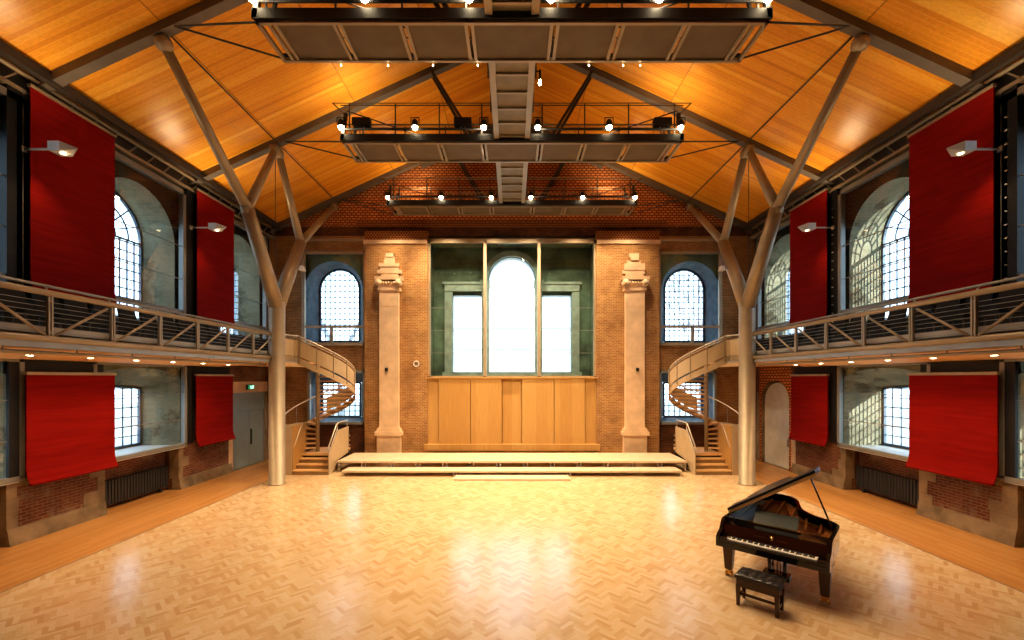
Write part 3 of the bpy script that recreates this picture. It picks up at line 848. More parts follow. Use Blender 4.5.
# ------------------------------------------------------------------ lighting bridges
BZ = 11.1
BR = [(8.92, 10.06), (13.5, 14.72), (18.5, 19.5)]
for i, (ya, yb) in enumerate(BR):
    r = thing('lighting_bridge', '%s overhead lighting bridge spanning the hall, mesh soffit' % ['nearest and largest', 'second', 'farthest and smallest'][i], 'lighting bridge', (0, ya, BZ), 0, 'overhead lighting bridges')
    D = yb - ya; W = 5.33
    mb = MB()
    mb.box(-W, W, 0, .07, -.03, .05); mb.box(-W, W, D - .07, D, -.03, .05); mb.box(-W, -W + .07, 0, D, -.03, .05); mb.box(W - .07, W, 0, D, -.03, .05)
    seps = [-5.02, -3.66, -2.28, -.9, .9, 2.28, 3.66, 5.02]
    for x in seps: mb.box(x - .10, x - .03, 0, D, -.02, .05); mb.box(x + .03, x + .10, 0, D, -.02, .05)
    mb.build('soffit_frame', M['steel'], r)
    ed = [-W] + seps + [W]
    for a, b in zip(ed, ed[1:]):
        if b - a < .5: continue
        mb = MB(); mb.box(a + .05, b - .05, .07, D - .07, .02, .04); mb.build('soffit_panel', M['mesh_panel'], r)
    mb = MB(); mb.box(-W - .05, W + .05, -.05, 0, .03, .24); mb.box(-W - .05, W + .05, D, D + .04, .03, .2); mb.build('edge_beam', M['black'], r)
    px = [-5.1, -3.66, -2.28, -.95, .95, 2.28, 3.66, 5.1]
    mb = MB()
    for yy in (0, D):
        for z in (1.16, .56): mb.tube((-W - .05, yy, z), (-.6, yy, z), .016, n=6); mb.tube((.6, yy, z), (W + .05, yy, z), .016, n=6)
        mb.tube((-W - .3, yy, 1.23), (-.6, yy, 1.23), .012, n=6); mb.tube((.6, yy, 1.23), (W + .3, yy, 1.23), .012, n=6)
    mb.build('guard_rail', M['steel_dark'] if i < 2 else M['steel'], r)
    for x in px:
        for yy in (0, D):
            mb = MB(); mb.bar((x, yy, .05), (x, yy, 1.2), .035, .035); mb.build('post', M['steel_dark'], r)
    for s in (-1, 1):
        mb = MB(); mb.tube((s * .6, -.02, .4), (s * (W + .02), -.02, .4), .035, n=8); mb.build('lamp_bar', M['black'], r)
        mb = MB(); mb.bar((s * W, 0, .05), (s * (W - .12), 0, .9), .1, .1); mb.bar((s * (W - .05), 0, .9), (s * (W + .3), 0, 1.23), .03, .03); mb.bar((s * (W - .3), .05, .05), (s * (W - .5), .05, .8), .06, .06); mb.build('end_bracket', M['steel_dark'], r)
        mb = MB(); mb.tube((s * 5.2, .02, 1.0), (s * 2.9, .02, .22), .018, n=6); mb.build('brace', M['steel_dark'], r)
        mb = MB(); mb.tube((s * 2.9, D, .95), (s * .9, D, .2), .018, n=6); mb.build('brace', M['steel_dark'], r)
    # lamps
    ze = [0.40, 0.42, 0.34][i]
    for j, x in enumerate((-5.32, -3.02, -.88, .8, 3.02, 5.25)):
        words = ['at the left end', 'left, midway along', 'left of the central catwalk', 'right of the central catwalk', 'right, midway along', 'at the right end']
        l = thing('stage_lamp', 'lit stage lamp %s of the %s lighting bridge' % (words[j], ['nearest', 'second', 'farthest'][i]), 'lamp', (x, ya - .12, BZ + ze), 0, 'stage lamps on the bridges')
        mb = MB(); mb.lathe((0, 0, 0), [(.10, 0), (.105, .02), (.10, .12), (.07, .2), (.03, .23)], 14); mb.build('housing', M['black'], l)
        mb = MB(); mb.lathe((0, 0, -.02), [(.02, -.085), (.06, -.06), (.085, -.02), (.085, .02)], 14); mb.build('lens', M['bulb'], l)
        mb = MB(); mb.bar((-.13, 0, .1), (-.13, 0, .28), .02, .02); mb.bar((.13, 0, .1), (.13, 0, .28), .02, .02); mb.bar((-.13, 0, .28), (.13, 0, .28), .02, .02); mb.build('yoke', M['black'], l)
    if i == 1:
        for x, wd in ((-4.75, 'left end'), (-1.55, 'left of centre'), (4.75, 'right end')):
            b = thing('floodlight_box', 'black box floodlight standing on the second bridge, %s' % wd, 'floodlight', (x, ya + .1, BZ + .26))
            mb = MB(); mb.box(-.27, .27, -.12, .12, .28, .52); mb.build('housing', M['black'], b, bevel=.015)
            for sx in (-1, 1):
                mb = MB(); mb.bar((sx * .06, 0, 0), (sx * .06, 0, .45), .03, .03); mb.build('stand', M['steel'], b)
    if i == 0:
        for k, x in enumerate((-4.0, -2.9, -1.85, -.8, 1.8, 2.6, 3.0)):
            l = MB(); l.lathe((x, yb - .0, BZ - .09), [(.004, -.02), (.012, -.01), (.012, .008), (.004, .03)], 8)
            l = tag(l.build('pilot_bulb', M['bulb_soft']), 'tiny lit bulb under the rear edge of the nearest bridge', 'bulb', 'tiny bulbs under the nearest bridge')

r = thing('central_catwalk', 'central catwalk running along the ridge between the lighting bridges', 'catwalk', (0, 5.0, BZ + .14))
mb = MB()
Ly = 14.4
for s in (-1, 1):
    mb.box(s * .40, s * .56, 0, Ly, -.05, .08)
mb.build('edge_beam', M['steel'], r)
mb = MB()
y = .2
while y < Ly:
    mb = MB(); mb.box(-.40, .40, y, y + .06, -.03, .06); y += .68
    mb.build('cross_bar', M['steel'], r)
mb = MB(); mb.box(-.41, .41, 0, Ly, .03, .05); mb.build('soffit_panel', plain('catwalk_mesh', (.24, .205, .145), .6, .2), r)
mb = MB()
for s in (-1, 1):
    for z in (.6, 1.1): mb.tube((s * .6, 0, z), (s * .6, Ly, z), .018, n=6)
mb.build('guard_rail', M['steel_dark'], r)
for k in range(11):
    for s in (-1, 1):
        mb = MB(); mb.bar((s * .6, .3 + k * 1.38, 0), (s * .6, .3 + k * 1.38, 1.12), .035, .035); mb.build('post', M['steel_dark'], r)
for (x, y, lab) in ((.74, 11.4, 'lit pendant lamp hanging on the right side of the central catwalk'), (-.72, 14.85, 'small lit pendant lamp on the left side of the central catwalk')):
    l = thing('pendant_lamp', lab, 'lamp', (x, y, BZ + .42))
    mb = MB(); mb.tube((0, 0, .08), (0, 0, .34), .035, n=8); mb.bar((0, 0, .3), (-.2 if x > 0 else .2, 0, .34), .025, .025); mb.build('housing', M['black'], l)
    mb = MB(); mb.lathe((0, 0, 0), [(.01, -.06), (.035, -.035), (.04, 0), (.02, .08)], 12); mb.build('bulb', M['bulb'], l)

# ------------------------------------------------------------------ balconies
POST = [CY - 1.2125 * k for k in range(1, 10)]
Y0 = 3.0
for s in (-1, 1):
    S = SIDE[s]
    r = thing('balcony', 'steel balcony with cable balustrade along the %s wall' % S, 'balcony', (0, 0, 0))
    mb = MB(); mb.mats = [M['kerb']]
    mb.box(s * 8.42, s * 11.28, Y0, 16.0, 4.36, 4.5); mb.box(s * 9.5, s * 11.28, 16.0, 19.85, 4.36, 4.5); mb.box(s * 8.42, s * 8.5, Y0, 14.8, 4.36, 4.62); mb.build('deck', M['kerb'], r)
    mb = MB(); mb.hexa([(s * 8.5, Y0, 4.22), (s * 10.98, Y0, 4.12), (s * 10.98, 16.0, 4.12), (s * 8.5, 16.0, 4.22), (s * 8.5, Y0, 4.36), (s * 10.98, Y0, 4.36), (s * 10.98, 16.0, 4.36), (s * 8.5, 16.0, 4.36)])
    mb.box(s * 9.5, s * 10.98, 16.0, 19.8, 4.2, 4.36); mb.build('soffit', M['soffit'], r)
    mb = MB(); mb.box(s * 8.3, s * 8.42, Y0, 14.75, 4.235, 4.34); mb.build('fascia', M['steel_grey'], r)
    mb = MB(); mb.tube((s * 8.3, Y0, 4.4), (s * 8.3, CY - .2, 4.4), .06, n=12); mb.build('bottom_chord', M['steel'], r)
    mb = MB(); mb.tube((s * 8.3, Y0, 5.235), (s * 8.3, CY - .2, 5.20), .055, n=12); mb.build('top_chord', M['steel'], r)
    mb = MB(); mb.tube((s * 8.38, Y0, 5.39), (s * 8.38, CY - .2, 5.30), .028, n=10)
    for y in POST: mb.bar((s * 8.33, y, 5.22), (s * 8.38, y, 5.33), .03, .02)
    mb.build('handrail', M['steel_grey'], r)
    mb = MB(); mb.tube((s * 8.42, Y0, 4.155), (s * 8.42, 14.7, 4.155), .032, n=8)
    for y in POST: mb.bar((s * 8.42, y + .6, 4.155), (s * 8.42, y + .6, 4.3), .02, .02)
    mb.build('service_pipe', M['steel'], r)
    for y in POST:
        if y < Y0: continue
        mb = MB(); mb.box(s * 8.28, s * 8.33, y - .042, y - .012, 4.4, 5.2); mb.box(s * 8.28, s * 8.33, y + .012, y + .042, 4.4, 5.2); mb.box(s * 8.285, s * 8.325, y - .013, y + .013, 4.5, 4.54); mb.box(s * 8.285, s * 8.325, y - .013, y + .013, 5.06, 5.1); mb.build('post', M['steel'], r)
    for k in range(8):
        a, b = POST[k], (CY if k == 0 else POST[k - 1])
        if b > 8.2: p, q = (s * 8.3, a + .08, 4.46), (s * 8.3, b - .12, 5.12)
        else: p, q = (s * 8.3, b - .08, 4.46), (s * 8.3, a + .12, 5.12)
        mb = MB(); mb.tube(p, q, .026, n=8); mb.build('brace', M['steel'], r)
    for k in range(7):
        z = 4.53 + k * .09
        mb = MB(); mb.tube((s * 8.36, Y0, z), (s * 8.36, CY - .25, z), .006, n=5); mb.build('cable', M['steel_grey'], r)
    # downlights in the soffit
    for k, y in enumerate((7.4, 8.65, 9.9, 11.1, 12.3, 13.5, 14.7)):
        l = thing('soffit_downlight', 'small round downlight in the %s balcony soffit' % S, 'downlight', (s * 9.7, y, 4.165), 0, 'downlights under the %s balcony' % S)
        mb = MB(); mb.lathe((0, 0, 0), [(.05, .02), (.075, .015), (.08, -.005), (.06, -.012), (.055, .01)], 14); mb.build('trim_ring', M['white_paint'], l)
        mb = MB(); mb.lathe((0, 0, -.004), [(.002, -.014), (.052, -.011), (.052, .008), (.002, .01)], 12); mb.build('lens', M['bulb_soft'], l)

# dark chairs standing on the balconies
ch0 = None
for s in (-1, 1):
    for k in range(12):
        y = 7.0 + k * .62
        lab = 'dark upholstered chair standing in the row on the %s balcony' % SIDE[s]
        if ch0 is None:
            ch0 = thing('balcony_chair', lab, 'chair', (s * 9.3, y, 4.5), 0, 'dark chairs on the left balcony')
            mb = MB(); mb.box(-.24, .24, -.24, .24, .42, .5); mb.build('seat', M['chair'], ch0, bevel=.02)
            mb = MB(); mb.hexa([(-.26, -.24, .5), (-.21, -.24, .5), (-.21, .24, .5), (-.26, .24, .5), (-.36, -.23, .95), (-.32, -.23, .95), (-.32, .23, .95), (-.36, .23, .95)]); mb.build('backrest', M['chair'], ch0, bevel=.01)
            for a in (-.21, .21):
                for b in (-.21, .21):
                    mb = MB(); mb.tube((a, b, 0), (a, b, .42), .012, n=6); mb.build('leg', M['steel_dark'], ch0)
            c = ch0
        else:
            c = dup(ch0, (s * 9.3, y, 4.5), 0 if s < 0 else PI, lab)
        c['group'] = 'dark chairs on the %s balcony' % SIDE[s]

# ------------------------------------------------------------------ spiral stairs
for s in (-1, 1):
    S = SIDE[s]
    r = thing('spiral_stair', '%s curved spiral stair climbing from the floor to the balcony' % S, 'staircase', (s * 7.95, 17.6, 0))
    R = 1.42; a0, a1 = -95., 228.; zt, zb = 4.5, .70
    def P(ang, rad, z): t = math.radians(ang); return (-s * rad * math.cos(t) , rad * math.sin(t), z)
    def zat(ang): return zt + (zb - zt) * (ang - a0) / (a1 - a0)
    mb = MB(); mb.lathe((0, 0, .0), [(.075, 0), (.075, 4.5), (.07, 4.52)], 14); mb.build('newel_post', M['steel'], r)
    NT = 21; da = (a1 - a0) / NT
    for k in range(NT):
        aa = a0 + k * da; z = zat(aa + da) + .0
        mb = MB(); mb.mats = [M['oak']]
        n = 4; top = []; 
        ring = [P(aa + da * 1.06 * j / n, R, 0) for j in range(n + 1)]
        inn = [P(aa, .07, 0), P(aa + da, .07, 0)]
        lp = [inn[0]] + ring + [inn[1]]
        lo = [(p[0], p[1], z - .06) for p in lp]; hi = [(p[0], p[1], z) for p in lp]
        A = [mb.bm.verts.new(p) for p in lo]; B = [mb.bm.verts.new(p) for p in hi]
        mb.bm.faces.new(A); mb.bm.faces.new(B[::-1])
        for i in range(len(A)): mb.bm.faces.new((A[i], A[(i + 1) % len(A)], B[(i + 1) % len(A)], B[i]))
        mb.build('tread', M['oak'], r)
    def band(a_from, a_to, rad, zlo, zhi, th, name, mat, steps=40):
        mb = MB(); rows = []
        for i in range(steps + 1):
            a = a_from + (a_to - a_from) * i / steps; z = zat(max(a, a0))
            rows.append([mb.bm.verts.new(P(a, rad, z + zlo)), mb.bm.verts.new(P(a, rad + th, z + zlo)), mb.bm.verts.new(P(a, rad + th, z + zhi)), mb.bm.verts.new(P(a, rad, z + zhi))])
        for A, B in zip(rows, rows[1:]):
            for j in range(4):
                f = mb.bm.faces.new((A[j], A[(j + 1) % 4], B[(j + 1) % 4], B[j])); f.smooth = False
        mb.bm.faces.new(rows[0]); mb.bm.faces.new(rows[-1][::-1])
        return mb.build(name, mat, r)
    band(a0, a1, R, -.26, -.02, .03, 'stringer', M['stair_panel'], 60)
    band(a0 - 30, 100, R + .01, .05, .62, .02, 'balustrade_panel', M['stair_panel'], 44)
    mb = MB()
    mb.path([P(a, R + .02, zat(max(a, a0)) + .80) for a in range(int(a0 - 30), 101, 6)], .024, n=8)
    mb.path([P(a, R + .02, zat(max(a, a0)) + .71) for a in range(int(a0 - 30), 101, 6)], .014, n=6)
    mb.build('outer_handrail', M['white_rail'], r)
    for a in range(int(a0 - 20), 101, 24):
        mb = MB(); z = zat(max(a, a0)); mb.bar(P(a, R + .04, z - .15), P(a, R + .04, z + .8), .03, .03); mb.build('baluster', M['steel'], r)
    # inner (left) handrail, dropping along the front flight
    pts = [P(a, R - .02, zat(a) + .9) for a in range(95, 212, 6)]
    pts += [(s * .42, -.42, 1.86), (s * .43, -.75, 1.5), (s * .43, -1.08, 1.06)]
    mb = MB(); mb.path(pts, .028, n=8); mb.build('inner_handrail', M['white_rail'], r)
    for a in (120, 150, 180, 205):
        mb = MB(); z = zat(a); mb.bar(P(a, R, z - .1), P(a, R, z + .9), .025, .025); mb.build('baluster', M['steel'], r)
    # front flight, landing, side panels (local: x about newel, y about newel)
    xl, xr = s * .42, -s * .92
    for k in range(3):
        mb = MB(); mb.box(xl, xr, -1.2 + .27 * k, -.38, .175 * k + (.0 if k == 0 else .0), .175 * (k + 1) - .045); mb.mats = [plain('riser', (.36, .24, .12), .6)]; st = mb.build('step', None, r)
        mb = MB(); mb.box(xl, xr, -1.23 + .27 * k, -.9 + .27 * k, .175 * (k + 1) - .045, .175 * (k + 1)); mb.build('tread', M['oak'], st)
    mb = MB(); mb.box(xl, xr, -.42, 1.1, .60, .70); mb.build('landing', M['oak'], r)
    mb = MB(); mb.box(xl, xr, -.36, -.3, .0, .6); mb.box(xl, xr, 1.0, 1.06, 0, .6); mb.build('landing_support', M['steel_dark'], r)
    mb = MB(); mb.box(s * .45, s * .73, -1.22, -.1, 0, 1.9); mb.build('side_panel', M['stair_panel'], r)
    mb = MB(); mb.box(s * .425, s * .45, -1.16, -.14, .02, 1.87); mb.build('side_panel', M['panel_wood'], r)
    pol = [(-1.22, 0), (-.95, 0), (-.3, .42), (.75, .55), (.75, 1.64), (-.35, 1.60), (-1.2, .78)]
    mb = MB(); mb.prism(pol, lambda u, v, n: (-s * (.94 + n), u, v), .04); mb.build('side_panel', M['stair_panel'], r)
    mb = MB(); mb.path([(-s * .93, -1.22, .98), (-s * .93, -.40, 1.84), (-s * .93, -.2, 1.90), (-s * .93, .75, 1.90)], .028, n=8)
    mb.path([(-s * .96, -1.18, .86), (-s * .96, -.38, 1.70)], .014, n=6)
    for y, z in ((-.3, 1.58), (.7, 1.6)): mb.bar((-s * .93, y, z), (-s * .93, y, z + .32), .02, .02)
    mb.build('landing_handrail', M['white_rail'], r)
    for z in (.62, .82, 1.02, 1.22):
        mb = MB(); mb.box(-s * .99, -s * 1.03, .68, .80, z, z + .05); mb.build('panel_clip', M['steel'], r)
    # curved link parapet between column and stair
    b = thing('balcony_parapet', 'solid tan parapet linking the %s column to the spiral stair' % S, 'parapet', (0, 0, 0))
    pts = [(s * 8.2, 15.22), (s * 8.22, 15.7), (s * 8.18, 16.1), (s * 8.05, 16.18)]
    for a, c in zip(pts, pts[1:]):
        pass
    mb = MB(); mb.mats = [M['stair_panel']]
    for a, c in zip(pts, pts[1:]): mb.bar((a[0], a[1], 4.83), (c[0], c[1], 4.83), .04, .60)
    mb.build('parapet_panel', M['stair_panel'], b)
    mb = MB()
    for a, c in zip(pts, pts[1:]): mb.bar((a[0], a[1], 4.42), (c[0], c[1], 4.42), .10, .18)
    mb.build('edge_beam', M['steel'], b)
    mb = MB(); mb.path([(a, c, 5.28) for a, c in pts], .025, n=8); mb.build('handrail', M['white_rail'], b)

# ------------------------------------------------------------------ wall sconces
for s in (-1, 1):
    for y, lab in ((9.68, 'near'), (14.72, 'far')):
        r = thing('wall_sconce', '%s white arm sconce with wedge head beside the upper red blind, %s wall' % (lab, SIDE[s]), 'lamp', (s * 11.0, y, 8.85), 0, 'white arm sconces')
        mb = MB(); mb.tube((0, 0, 0), (-s * .72, 0, 0), .026, n=8); mb.box(-s * .0, -s * .03, -.05, .05, -.06, .06); mb.build('arm', M['white_paint'], r)
        pl = [(-s * .70, -.15), (-s * .96, -.15), (-s * 1.22, 0), (-s * .96, .15), (-s * .70, .15)]
        mb = MB()
        v0 = [(x, yy, -.09 if abs(x) < 1 else .0) for x, yy in pl]; v1 = [(x, yy, .11 if abs(x) < 1 else .03) for x, yy in pl]
        A = [mb.bm.verts.new(p) for p in v0]; B = [mb.bm.verts.new(p) for p in v1]
        mb.bm.faces.new(A); mb.bm.faces.new(B[::-1])
        for i in range(5): mb.bm.faces.new((A[i], A[(i + 1) % 5], B[(i + 1) % 5], B[i]))
        mb.build('head', M['white_paint'], r)
        mb = MB(); mb.lathe((-s * .90, 0, -.10), [(.01, -.012), (.055, -.008), (.055, .012), (.01, .014)], 12); mb.build('lens', M['sconce_lens'], r)

# ------------------------------------------------------------------ grand piano
PR = math.radians(-43.5)
def make_piano():
    k = 1.08
    r = thing('grand_piano', 'glossy black concert grand piano with raised lid on the parquet', 'piano', (4.60, 7.55, 0), PR)
    r.scale = (k, k, k)
    def sm(pts, n=6):
        out = []
        m = len(pts)
        for i in range(m - 1):
            p0 = pts[max(i - 1, 0)]; p1 = pts[i]; p2 = pts[i + 1]; p3 = pts[min(i + 2, m - 1)]
            for j in range(n):
                t = j / n
                out.append(tuple(.5 * (2 * p1[q] + (p2[q] - p0[q]) * t + (2 * p0[q] - 5 * p1[q] + 4 * p2[q] - p3[q]) * t * t + (3 * p1[q] - p0[q] - 3 * p2[q] + p3[q]) * t ** 3) for q in (0, 1)))
        return out + [pts[-1]]
    curve = sm([(-.78, 1.75), (-.75, 2.10), (-.60, 2.34), (-.38, 2.40), (-.16, 2.30), (-.02, 2.05), (.06, 1.75), (.16, 1.45), (.36, 1.2), (.60, 1.05), (.75, .86), (.78, .62)])
    outer = [(-.78, -.02)] + curve + [(.78, -.02)]
    def inset(pl, d):
        o = []
        for i, p in enumerate(pl):
            a = pl[max(i - 1, 0)]; b = pl[min(i + 1, len(pl) - 1)]
            t = Vector((b[0] - a[0], b[1] - a[1])).normalized(); nrm = Vector((t.y, -t.x))
            o.append((p[0] + nrm.x * d, p[1] + nrm.y * d))
        return o
    inner = inset(outer, .055)
    # rim
    mb = MB()
    for (a, b, c, d) in zip(outer, outer[1:], inner, inner[1:]):
        mb.hexa([(*a, .66), (*b, .66), (*d, .66), (*c, .66), (*a, 1.0), (*b, 1.0), (*d, 1.0), (*c, 1.0)])
    mb.box(-.78, .78, -.02, .02, .66, .74)
    bmesh.ops.remove_doubles(mb.bm, verts=mb.bm.verts, dist=.0005)
    mb.build('rim', M['lacquer'], r)
    mb = MB(); mb.prism(inner, lambda u, v, n: (u, v, .80 + n), .02); mb.build('soundboard', M['soundboard'], r)
    # iron frame with bars and strings
    mb = MB()
    ii = inset(outer, .10); i2 = inset(outer, .20)
    for (a, b, c, d) in zip(ii, ii[1:], i2, i2[1:]):
        if a[1] < .3: continue
        mb.hexa([(*a, .85), (*b, .85), (*d, .85), (*c, .85), (*a, .88), (*b, .88), (*d, .88), (*c, .88)])
    mb.box(-.70, .70, .28, .46, .86, .90)
    for xa, xb, yb in ((-.4, -.5, 2.2), (-.15, -.28, 2.2), (.1, -.02, 1.75), (.35, .25, 1.2), (.55, .5, 1.0)):
        mb.bar((xa, .42, .90), (xb, yb, .90), .035, .05)
    mb.build('iron_frame', M['gold'], r)
    mb = MB()
    for i in range(34):
        x = -.66 + i * .038
        yb = 2.15 if x < -.2 else 2.0 - (x + .2) * 1.35
        mb.bar((x, .44, .915), (x - .08, yb - .1, .915), .004, .004)
    mb.build('strings', M['brass'], r)
    # key bed and action
    mb = MB(); mb.box(-.78, .78, -.36, .02, .60, .68); mb.build('key_bed', M['lacquer'], r, bevel=.01)
    for sx in (-1, 1):
        mb = MB()
        pl = [(-.36, .68), (-.36, .76), (-.30, .80), (-.20, .84), (-.10, .97), (-.04, 1.0), (.04, 1.0), (.04, .68)]
        mb.prism(pl, lambda u, v, n: (sx * (.78 - n), u, v), .05); mb.build('arm', M['lacquer'], r)
        mb = MB(); mb.box(sx * .73, sx * .63, -.34, -.12, .68, .765); mb.build('cheek_block', M['lacquer'], r, bevel=.008)
    mb = MB(); mb.box(-.73, .73, -.35, -.325, .68, .725); mb.build('key_slip', M['lacquer'], r)
    wk = MB()
    n = 52; w = 1.24 / n
    for i in range(n):
        x = -.62 + i * w; wk.box(x + .0006, x + w - .0006, -.322, -.16, .70, .742)
    wk.build('white_keys', M['ivory'], r)
    bk = MB()
    for i in range(n - 1):
        if i % 7 in (1, 4): continue
        x = -.62 + (i + 1) * w; bk.box(x - .006, x + .006, -.27, -.16, .742, .755)
    bk.build('black_keys', M['black'], r)
    mb = MB(); mb.hexa([(-.73, -.165, .742), (.73, -.165, .742), (.73, -.14, .742), (-.73, -.14, .742), (-.73, -.12, .93), (.73, -.12, .93), (.73, -.10, .93), (-.73, -.10, .93)])
    fb = mb.build('fallboard', M['lacquer_brown'], r)
    # gold emblem with lettering on the fallboard
    mb = MB()
    mb.lathe((0, -.147, .855), [(.002, 0), (.024, .001), (.024, .004), (.002, .005)], 12, 'y')
    mb.bar((-.022, -.142, .87), (-.03, -.138, .895), .007, .005); mb.bar((.022, -.142, .87), (.03, -.138, .895), .007, .005); mb.bar((-.02, -.15, .825), (.02, -.15, .825), .01, .005)
    mb.build('gold_emblem', M['brass'], fb)
    for txt, x in (('STEINWAY', -.15), ('& SONS', .14)):
        cu = bpy.data.curves.new('lettering', 'FONT'); cu.body = txt; cu.size = .042; cu.align_x = 'CENTER'; cu.extrude = .001
        to = bpy.data.objects.new('lettering', cu); C.objects.link(to)
        dg = bpy.context.evaluated_depsgraph_get(); me = bpy.data.meshes.new_from_object(to.evaluated_get(dg))
        bpy.data.objects.remove(to)
        me.materials.clear(); me.materials.append(M['brass'])
        o = bpy.data.objects.new('lettering', me); C.objects.link(o); o.parent = fb
        o.location = (x, -.160, .83); o.rotation_euler = (math.radians(77), 0, 0)
    # tuning-pin block, folded music desk, felt
    mb = MB(); mb.box(-.72, .72, -.12, .27, .90, .93); mb.build('pin_block_cover', M['lacquer'], r)
    mb = MB()
    for i in range(44):
        for j in range(2):
            x = -.65 + i * .03; mb.box(x, x + .008, .30 + j * .06, .308 + j * .06, .90, .935)
    mb.build('tuning_pins', M['chrome'], r)
    mb = MB(); mb.hexa([(-.36, .20, .94), (.28, .20, .94), (.28, .225, .94), (-.36, .225, .94), (-.36, .40, 1.12), (.28, .40, 1.12), (.28, .42, 1.11), (-.36, .42, 1.11)]); mb.build('music_desk', M['felt'], r)
    mb = MB(); mb.box(-.42, .34, .16, .22, .935, .955); mb.build('desk_ledge', M['brass'], r)
    # lid: hinge on the bass side
    lid = bpy.data.objects.new('lid', None)
    th = math.radians(34)
    lo = [(-.79, .34)] + [(x, y) for x, y in inset(outer, -.012) if y > .5] + [(.79, .34)]
    def FL(u, v, n):
        d = u + .79
        return (-.79 + d * math.cos(th) - n * math.sin(th), v, 1.005 + d * math.sin(th) + n * math.cos(th))
    mb = MB(); mb.prism(lo, FL, .022); lid = mb.build('lid', M['lid'], r)
    mb = MB(); mb.prism([(-.79, .36), (-.79, .82), (.79, .82), (.79, .36)], lambda u, v, n: FL(u, v, .026 + n), .035); mb.build('folded_flap', M['lid'], lid)
    mb = MB(); mb.prism([(-.78, .333), (-.78, .339), (.79, .339), (.79, .333)], lambda u, v, n: FL(u, v, -.025 + n), .045); mb.build('lid_sheen_strip', plain('lid_edge_sheen', (.42, .26, .12), .3), lid)  # tan strip paints the reflection along the front edge of the lid
    e = FL(.60, .75, 0)
    mb = MB(); mb.tube((.72, .55, .95), e, .014, .012, 8); mb.build('lid_prop', M['lacquer'], r)
    # legs with brass casters
    for (x, y) in ((-.68, .0), (.68, .0), (-.36, 1.95)):
        mb = MB()
        mb.hexa([(x - .055, y - .055, .13), (x + .055, y - .055, .13), (x + .055, y + .055, .13), (x - .055, y + .055, .13), (x - .085, y - .085, .60), (x + .085, y - .085, .60), (x + .085, y + .085, .60), (x - .085, y + .085, .60)])
        mb.box(x - .10, x + .10, y - .10, y + .10, .60, .67)
        lg = mb.build('leg', M['lacquer_brown'], r, bevel=.008)
        mb = MB(); mb.lathe((x, y, .08), [(.03, 0), (.06, .02), (.055, .06)], 10); mb.lathe((x - .045, y, .045), [(.01, -.016), (.045, -.014), (.045, .014), (.01, .016)], 14, 'x'); mb.lathe((x + .045, y, .045), [(.01, -.016), (.045, -.014), (.045, .014), (.01, .016)], 14, 'x'); mb.bar((x - .06, y, .05), (x + .06, y, .05), .02, .05); mb.build('caster', M['brass'], lg)
    # pedal lyre
    mb = MB()
    for sx in (-.13, .13): mb.bar((sx, .22, .66), (sx * .8, .22, .2), .05, .05)
    mb.box(-.19, .19, .14, .30, .10, .20); mb.box(-.17, .17, .16, .28, .60, .67)
    ly = mb.build('pedal_lyre', M['lacquer'], r, bevel=.006)
    mb = MB()
    for x in (-.05, .0, .05): mb.tube((x, .22, .2), (x, .22, .62), .008, n=6)
    mb.build('pedal_rods', M['brass'], ly)
    for x in (-.1, 0, .1):
        mb = MB(); mb.box(x - .02, x + .02, .02, .16, .115, .13); mb.build('pedal', M['brass'], ly)
    mb = MB(); mb.bar((-.1, .3, .16), (-.1, .62, .64), .02, .02); mb.bar((.1, .3, .16), (.1, .62, .64), .02, .02); mb.build('lyre_brace', M['lacquer'], ly)
make_piano()

